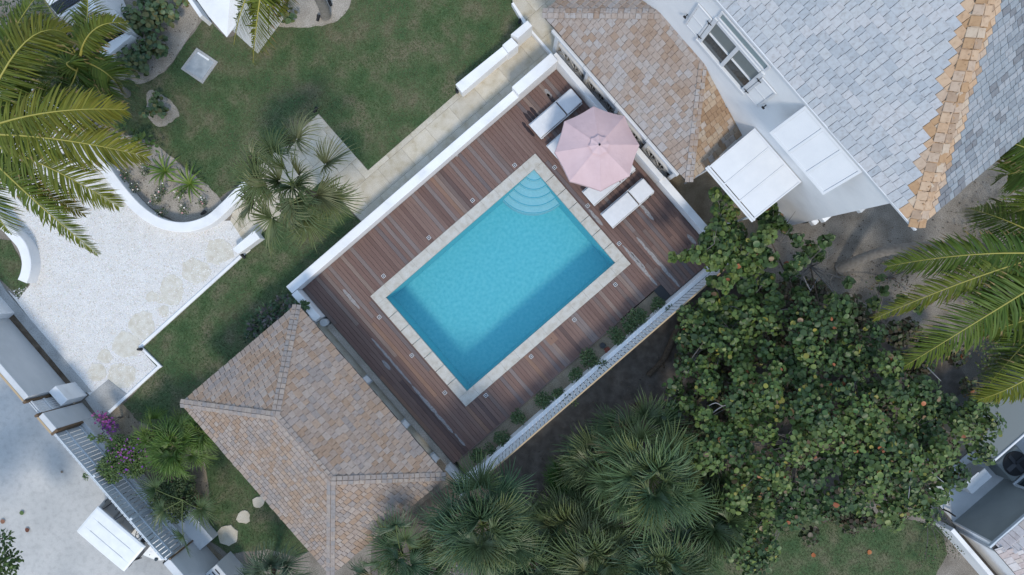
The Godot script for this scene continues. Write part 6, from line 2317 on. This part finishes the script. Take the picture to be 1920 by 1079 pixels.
	bush("undergrowth_shrub", "green undergrowth shrub between leaning palm and house hip roof", "shrub", [ball(1850, 400, 0.6, 0.5), ball(1890, 430, 0.6, 0.6), ball(1830, 430, 0.5, 0.4), ball(1900, 380, 0.7, 0.6), ball(1860, 460, 0.5, 0.5)], 380.0, Vector2(0.08, 0.14), ug)
	bush("undergrowth_shrub", "dark undergrowth shrub along the low white wall by the shaded lawn", "shrub", [ball(1755, 980, 0.5, 0.4), ball(1775, 1005, 0.5, 0.4), ball(1760, 1030, 0.5, 0.4), ball(1735, 1050, 0.4, 0.35), ball(1790, 1035, 0.4, 0.3)], 420.0, Vector2(0.06, 0.11), [C(0.03, 0.055, 0.018), C(0.045, 0.075, 0.02), C(0.08, 0.06, 0.04)])
	bush("undergrowth_shrub", "grey twiggy dry shrub under the large palm at the bottom edge", "shrub", [ball(855, 1050, 0.9, 0.45), ball(862, 1070, 0.9, 0.4)], 500.0, Vector2(0.1, 0.2), [C(0.17, 0.16, 0.16), C(0.13, 0.12, 0.12)])
	bush("undergrowth_shrub", "low dark undergrowth shrub at the sand's edge below the fence", "shrub", [ball(1100, 905, 0.4, 0.4), ball(1010, 940, 0.5, 0.45), ball(1040, 985, 0.5, 0.5), ball(1080, 960, 0.5, 0.45), ball(1000, 1000, 0.5, 0.5), ball(1150, 960, 0.5, 0.5)], 380.0, Vector2(0.06, 0.13), [C(0.04, 0.055, 0.02), C(0.07, 0.085, 0.025), C(0.09, 0.07, 0.045)])
	bush("undergrowth_shrub", "dense dark shrub in the corner below the two coconut palms", "shrub", [ball(20, 40, 1.0, 0.8), ball(60, 95, 1.0, 0.8), ball(30, 130, 0.9, 0.8), ball(95, 140, 0.9, 0.7), ball(10, 90, 1.0, 0.8), ball(60, 30, 0.9, 0.6), ball(120, 165, 0.7, 0.5)], 520.0, Vector2(0.10, 0.2), [C(0.03, 0.055, 0.02), C(0.045, 0.075, 0.025), C(0.06, 0.09, 0.03)])
	# tree whose crown stands over the street beyond the lower corner
	t = thing("street_tree", "green street tree whose crown edge shows in the lower corner by the street", "tree")
	var b := []
	for k in 16:
		b.append([P(-165 + rf(-80, 60), 1110 + rf(-105, 120), 5.6 + rf(-0.8, 0.8)), rf(0.4, 0.8)])
	b.append(ball(12, 1050, 3.0, 0.45))
	b.append(ball(5, 1010, 3.0, 0.3))
	b.append(ball(-10, 1070, 3.6, 0.6))
	var xf := []
	var cols := []
	leaf_cloud(b, 900.0, Vector2(0.12, 0.2), [C(0.05, 0.09, 0.02), C(0.07, 0.12, 0.03), C(0.04, 0.07, 0.02)], xf, cols, 0.6, true)
	scatter("crown", thin_leaf(), M.leaf, xf, cols, t)
	trunk(t, [P(-170, 1000, 0.0), P(-170, 1030, 2.0), P(-165, 1090, 4.5)], 0.22, 0.14, M.bark_dark, 4)
	for q: Array in b:
		var st := mb()
		tube(st, [P(-168, 1060, 3.4), q[0]], 0.06, 0.02, 5)
		obj(st, "limb", M.bark_dark, t)

func sea_grape() -> void:
	var t := thing("sea_grape_tree", "broad sea grape tree with round leaves and pale bare branches beyond the picket fence", "tree")
	var crown := PackedVector2Array()
	for q: Vector2 in [Vector2(1300, 590), Vector2(1262, 690), Vector2(1246, 770), Vector2(1290, 830), Vector2(1360, 880), Vector2(1372, 960), Vector2(1382, 1060), Vector2(1440, 1075), Vector2(1470, 975), Vector2(1560, 955), Vector2(1690, 975), Vector2(1780, 955), Vector2(1790, 880), Vector2(1850, 850), Vector2(1892, 780), Vector2(1860, 745), Vector2(1760, 735), Vector2(1690, 690), Vector2(1650, 610), Vector2(1560, 570), Vector2(1480, 575), Vector2(1400, 580)]:
		crown.append(q)
	var balls := []
	var tries := 0
	while balls.size() < 125 and tries < 6000:
		tries += 1
		var q := Vector2(rf(1230, 1900), rf(580, 1080))
		if not Geometry2D.is_point_in_polygon(q, crown):
			continue
		var ok := true
		for b: Array in balls:
			if b[2].distance_to(q) < 36.0:
				ok = false
				break
		if not ok:
			continue
		var edge := clampf(q.distance_to(Vector2(1570, 810)) / 330.0, 0.0, 1.0)
		var y := 4.6 - 2.1 * edge * edge + rf(-0.6, 0.5)
		balls.append([P(q.x, q.y, y), rf(0.36, 0.58), q])
	# loose sprays reaching over the fence, the deck and the sandy yard
	var sprays := [[1340, 365, 0.2], [1368, 372, 0.2], [1350, 395, 0.26], [1372, 402, 0.24], [1345, 430, 0.34], [1378, 440, 0.36], [1325, 452, 0.26], [1360, 465, 0.4], [1395, 470, 0.34], [1445, 395, 0.24], [1432, 412, 0.26], [1460, 415, 0.22], [1440, 440, 0.3], [1420, 460, 0.34], [1475, 430, 0.18], [1340, 490, 0.34], [1380, 505, 0.36], [1310, 478, 0.28], [1285, 480, 0.2], [1262, 482, 0.16], [1410, 500, 0.34], [1440, 485, 0.3], [1400, 535, 0.3], [1360, 535, 0.25], [1335, 528, 0.18], [1440, 530, 0.28], [1495, 450, 0.22], [1520, 465, 0.24], [1545, 455, 0.18], [1500, 490, 0.26], [1480, 510, 0.26], [1535, 480, 0.2], [1555, 445, 0.14], [1330, 565, 0.3], [1370, 575, 0.35], [1410, 570, 0.35], [1450, 565, 0.3], [1500, 550, 0.22], [1345, 600, 0.35], [1310, 600, 0.3], [1560, 560, 0.2], [1590, 530, 0.15], [1650, 520, 0.12], [1655, 545, 0.15], [1690, 560, 0.14], [1720, 580, 0.15], [1640, 570, 0.2]]
	for s: Array in sprays:
		balls.append([P(s[0], s[1], 2.6 + rf(-0.4, 0.6)), s[2] * 1.12, Vector2(s[0], s[1])])
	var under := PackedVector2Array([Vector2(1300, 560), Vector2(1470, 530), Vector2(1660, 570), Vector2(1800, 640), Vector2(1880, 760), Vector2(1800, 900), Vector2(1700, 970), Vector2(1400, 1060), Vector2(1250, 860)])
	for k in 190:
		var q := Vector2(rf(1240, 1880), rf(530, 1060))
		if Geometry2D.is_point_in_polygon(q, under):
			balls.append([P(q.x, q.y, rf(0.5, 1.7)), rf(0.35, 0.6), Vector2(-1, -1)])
	var green := [C(0.045, 0.082, 0.022), C(0.06, 0.102, 0.026), C(0.08, 0.125, 0.032), C(0.034, 0.062, 0.02), C(0.105, 0.142, 0.036), C(0.052, 0.09, 0.028)]
	var xf := []
	var cols := []
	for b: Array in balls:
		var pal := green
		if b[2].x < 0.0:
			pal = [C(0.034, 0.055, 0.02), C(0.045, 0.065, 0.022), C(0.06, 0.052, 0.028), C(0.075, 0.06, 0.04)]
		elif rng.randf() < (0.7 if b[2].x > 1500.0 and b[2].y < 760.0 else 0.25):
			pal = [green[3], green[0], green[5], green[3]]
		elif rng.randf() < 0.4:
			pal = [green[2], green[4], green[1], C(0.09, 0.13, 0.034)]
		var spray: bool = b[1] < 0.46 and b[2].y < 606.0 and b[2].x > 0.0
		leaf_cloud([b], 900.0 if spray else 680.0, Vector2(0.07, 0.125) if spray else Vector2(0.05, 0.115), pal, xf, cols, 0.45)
	for i in cols.size():
		var k := rng.randf()
		if k < 0.005:
			cols[i] = vary(C(0.26, 0.085, 0.035))
		elif k < 0.013:
			cols[i] = vary(C(0.17, 0.11, 0.06))
		elif k < 0.026:
			cols[i] = vary(C(0.19, 0.18, 0.035))
	# the leaves that show largest are leaves of their own
	var order := range(xf.size())
	order.sort_custom(func(p, q): return xf[p].origin.y + xf[p].basis.y.normalized().y * 0.6 > xf[q].origin.y + xf[q].basis.y.normalized().y * 0.6)
	var mx := []
	var mc := []
	var single := 0
	for i in order.size():
		var k: int = order[i]
		if single < 300 and in_frame(xf[k].origin) > 0.0 and i % 3 == 0:
			single += 1
			var c: Color = cols[k]
			var o := put(round_leaf(), "leaf", leaf_of(Color(snappedf(c.r, 0.03), snappedf(c.g, 0.03), snappedf(c.b, 0.02))), t)
			o.transform = xf[k]
		else:
			mx.append(xf[k])
			mc.append(cols[k])
	scatter("foliage", round_leaf(), M.leaf, mx, mc, t)
	# limbs
	var root := P(1545, 735, 0.0)
	var forks := [P(1345, 440, 2.2), P(1440, 440, 2.1), P(1395, 500, 2.0), P(1350, 590, 1.8), P(1520, 500, 1.9), P(1640, 600, 2.0), P(1470, 700, 2.2), P(1600, 760, 2.6), P(1500, 830, 2.6), P(1700, 780, 2.8), P(1420, 600, 1.8), P(1580, 880, 2.8), P(1660, 860, 2.9)]
	var st := mb()
	tube(st, curve3([root, P(1548, 745, 0.8), P(1550, 760, 1.6)], 4), 0.24, 0.17, 9)
	obj(st, "trunk", M.bark, t)
	for f: Vector3 in forks:
		st = mb()
		tube(st, curve3([P(1550, 758, 1.4), P(1550, 758, 1.4).lerp(f, 0.5) + Vector3(rf(-0.3, 0.3), 0.25, rf(-0.3, 0.3)), f], 4), 0.05, 0.02, 6)
		obj(st, "limb", M.bark_dark, t)
	st = mb()
	for b: Array in balls:
		if b[2].x < 0.0:
			continue
		var p: Vector3 = b[0]
		var best: Vector3 = forks[0]
		for f: Vector3 in forks:
			if f.distance_to(p) < best.distance_to(p):
				best = f
		var m := best.lerp(p, 0.55) + Vector3(rf(-0.25, 0.25), rf(0.0, 0.3), rf(-0.25, 0.25))
		tube(st, curve3([best, m, p], 3), 0.024, 0.008, 5)
		for k in 2:
			tube(st, [m, m + Vector3(rf(-0.5, 0.5), rf(0.0, 0.5), rf(-0.5, 0.5))], 0.014, 0.005, 4)
	var tw := obj(st, "twigs", M.twig, t)
	tw.set_meta("kind", "stuff")
	# pale dead branches standing clear of the leaves
	for q: Array in [[1330, 780, 3.2, 1355, 762, 3.4, 1380, 758, 3.4], [1355, 762, 3.4, 1342, 756, 3.5, 1328, 762, 3.3], [1385, 795, 3.4, 1392, 780, 3.5, 1400, 772, 3.6], [1665, 668, 3.0, 1690, 680, 3.2, 1694, 715, 3.2], [1700, 735, 3.4, 1712, 770, 3.6, 1715, 810, 3.4], [1716, 865, 4.2, 1708, 900, 4.2, 1704, 935, 4.0], [1715, 858, 4.4, 1740, 880, 4.5, 1770, 905, 4.2], [1605, 710, 3.6, 1602, 725, 3.7, 1600, 732, 3.6], [1500, 570, 1.6, 1520, 545, 1.8, 1535, 520, 1.9], [1520, 545, 1.8, 1512, 530, 1.9, 1506, 515, 2.0], [1740, 690, 3.0, 1755, 705, 3.2, 1765, 715, 3.2], [1740, 860, 4.4, 1745, 880, 4.5, 1752, 890, 4.4]]:
		st = mb()
		tube(st, curve3([P(q[0], q[1], q[2]), P(q[3], q[4], q[5]), P(q[6], q[7], q[8])], 3), 0.024, 0.010, 6)
		obj(st, "dead_branch", M.dead, t)

# short blades over the lawns, dry litter on the sand
func ground_cover() -> void:
	var st := mb()
	for k in 4:
		var an := k * 1.7
		var d := Vector3(cos(an), 0, sin(an))
		var a := Vector3(-sin(an), 0, cos(an)) * 0.12
		tri(st, d * 0.1 - a, d * 0.1 + a, d * 0.75 + Vector3(0, 0.9, 0), Vector3.UP)
	st.generate_normals()
	var m := st.commit()
	var xf := []
	var cols := []
	var dry := noise(0.35, 4, 211)
	var pal := [C(0.064, 0.115, 0.042), C(0.084, 0.132, 0.052), C(0.055, 0.098, 0.036)]
	for p: PackedVector2Array in lawns:
		var lo := p[0]
		var hi := p[0]
		for q in p:
			lo = lo.min(q)
			hi = hi.max(q)
		var n := int((hi.x - lo.x) * (hi.y - lo.y) * 420.0)
		for i in n:
			var q := Vector2(rf(lo.x, hi.x), rf(lo.y, hi.y))
			if absf(q.x) > 19.2 or absf(q.y) > 11.2 or not Geometry2D.is_point_in_polygon(q, p):
				continue
			var s := rf(0.028, 0.055)
			var k := clampf(dry.get_noise_2d(q.x, q.y) * 1.6 + 0.42, 0.0, 1.0)
			# seams of the laid turf dry out first
			var sd := q.x * N1.x + q.y * N1.z
			var sb := q.x * N2.x + q.y * N2.z
			if (fposmod(sd + 0.1 * dry.get_noise_2d(q.y * 3.0, q.x), 1.22) < 0.07 or fposmod(sb + floorf(sd / 1.22) * 0.9, 2.4) < 0.07) and rng.randf() < 0.45 + dry.get_noise_2d(q.y, q.x * 2.0):
				k = 1.0
			xf.append(Transform3D(Basis(Vector3.UP, rf(0, TAU)).scaled(Vector3(s, s * 0.8, s)), Vector3(q.x, 0.01, q.y)))
			cols.append(vary(pal[rng.randi() % 3].lerp(C(0.16, 0.145, 0.09), k * rf(0.3, 1.0)), 0.22))
	scatter("grass", m, M.leaf, xf, cols)
	xf = []
	cols = []
	var regions := [W([960, 870, 1290, 620, 1330, 480, 1560, 440, 1750, 470, 1800, 560, 1300, 620, 1200, 760, 1080, 800, 1100, 1000, 900, 1000]), W([1340, 320, 1700, 430, 1880, 300, 1900, 420, 1500, 560]), W([210, 310, 280, 275, 400, 370, 320, 405]), W([220, 780, 260, 760, 390, 900, 380, 1040, 300, 900]), W([215, 100, 350, 10, 370, 40, 300, 140])]
	for p: PackedVector2Array in regions:
		var lo := p[0]
		var hi := p[0]
		for q in p:
			lo = lo.min(q)
			hi = hi.max(q)
		var n := int((hi.x - lo.x) * (hi.y - lo.y) * 22.0)
		for i in n:
			var q := Vector2(rf(lo.x, hi.x), rf(lo.y, hi.y))
			if not Geometry2D.is_point_in_polygon(q, p):
				continue
			var s := rf(0.03, 0.10)
			xf.append(Transform3D(facing(Vector3(rf(-0.3, 0.3), 1, rf(-0.3, 0.3)), rf(0, TAU)).scaled(Vector3(s, s, s * rf(0.3, 1.0))), Vector3(q.x, 0.03, q.y)))
			cols.append(vary([C(0.07, 0.05, 0.035), C(0.10, 0.075, 0.05), C(0.05, 0.04, 0.03), C(0.16, 0.13, 0.10)][rng.randi() % 4]))
	var drv := W([60, 200, 165, 240, 205, 315, 262, 384, 305, 417, 350, 434, 400, 421, 425, 430, 446, 468, 263, 650, 293, 690, 240, 736, 206, 705, 172, 730, 20, 545, 60, 535, 70, 500, 40, 440, 0, 400])
	var ps := SphereMesh.new()
	ps.radius = 1.0
	ps.height = 1.3
	ps.radial_segments = 6
	ps.rings = 3
	var pxf := []
	var pcol := []
	for i in 42000:
		var q := Vector2(rf(-18.5, -9.5), rf(-6.8, 4.2))
		if not Geometry2D.is_point_in_polygon(q, drv):
			continue
		var s := rf(0.008, 0.022)
		pxf.append(Transform3D(Basis(Vector3.UP, rf(0, TAU)).scaled(Vector3(s * rf(0.8, 1.3), s * 0.7, s)), Vector3(q.x, 0.032, q.y)))
		pcol.append(vary([C(0.72, 0.71, 0.69), C(0.66, 0.65, 0.63), C(0.58, 0.55, 0.50), C(0.74, 0.73, 0.72), C(0.72, 0.71, 0.70), C(0.53, 0.49, 0.44)][rng.randi() % 6], 0.1))
	scatter("gravel", ps, M.pebble, pxf, pcol)
	scatter("leaf_litter", thin_leaf(), M.leaf, xf, cols)
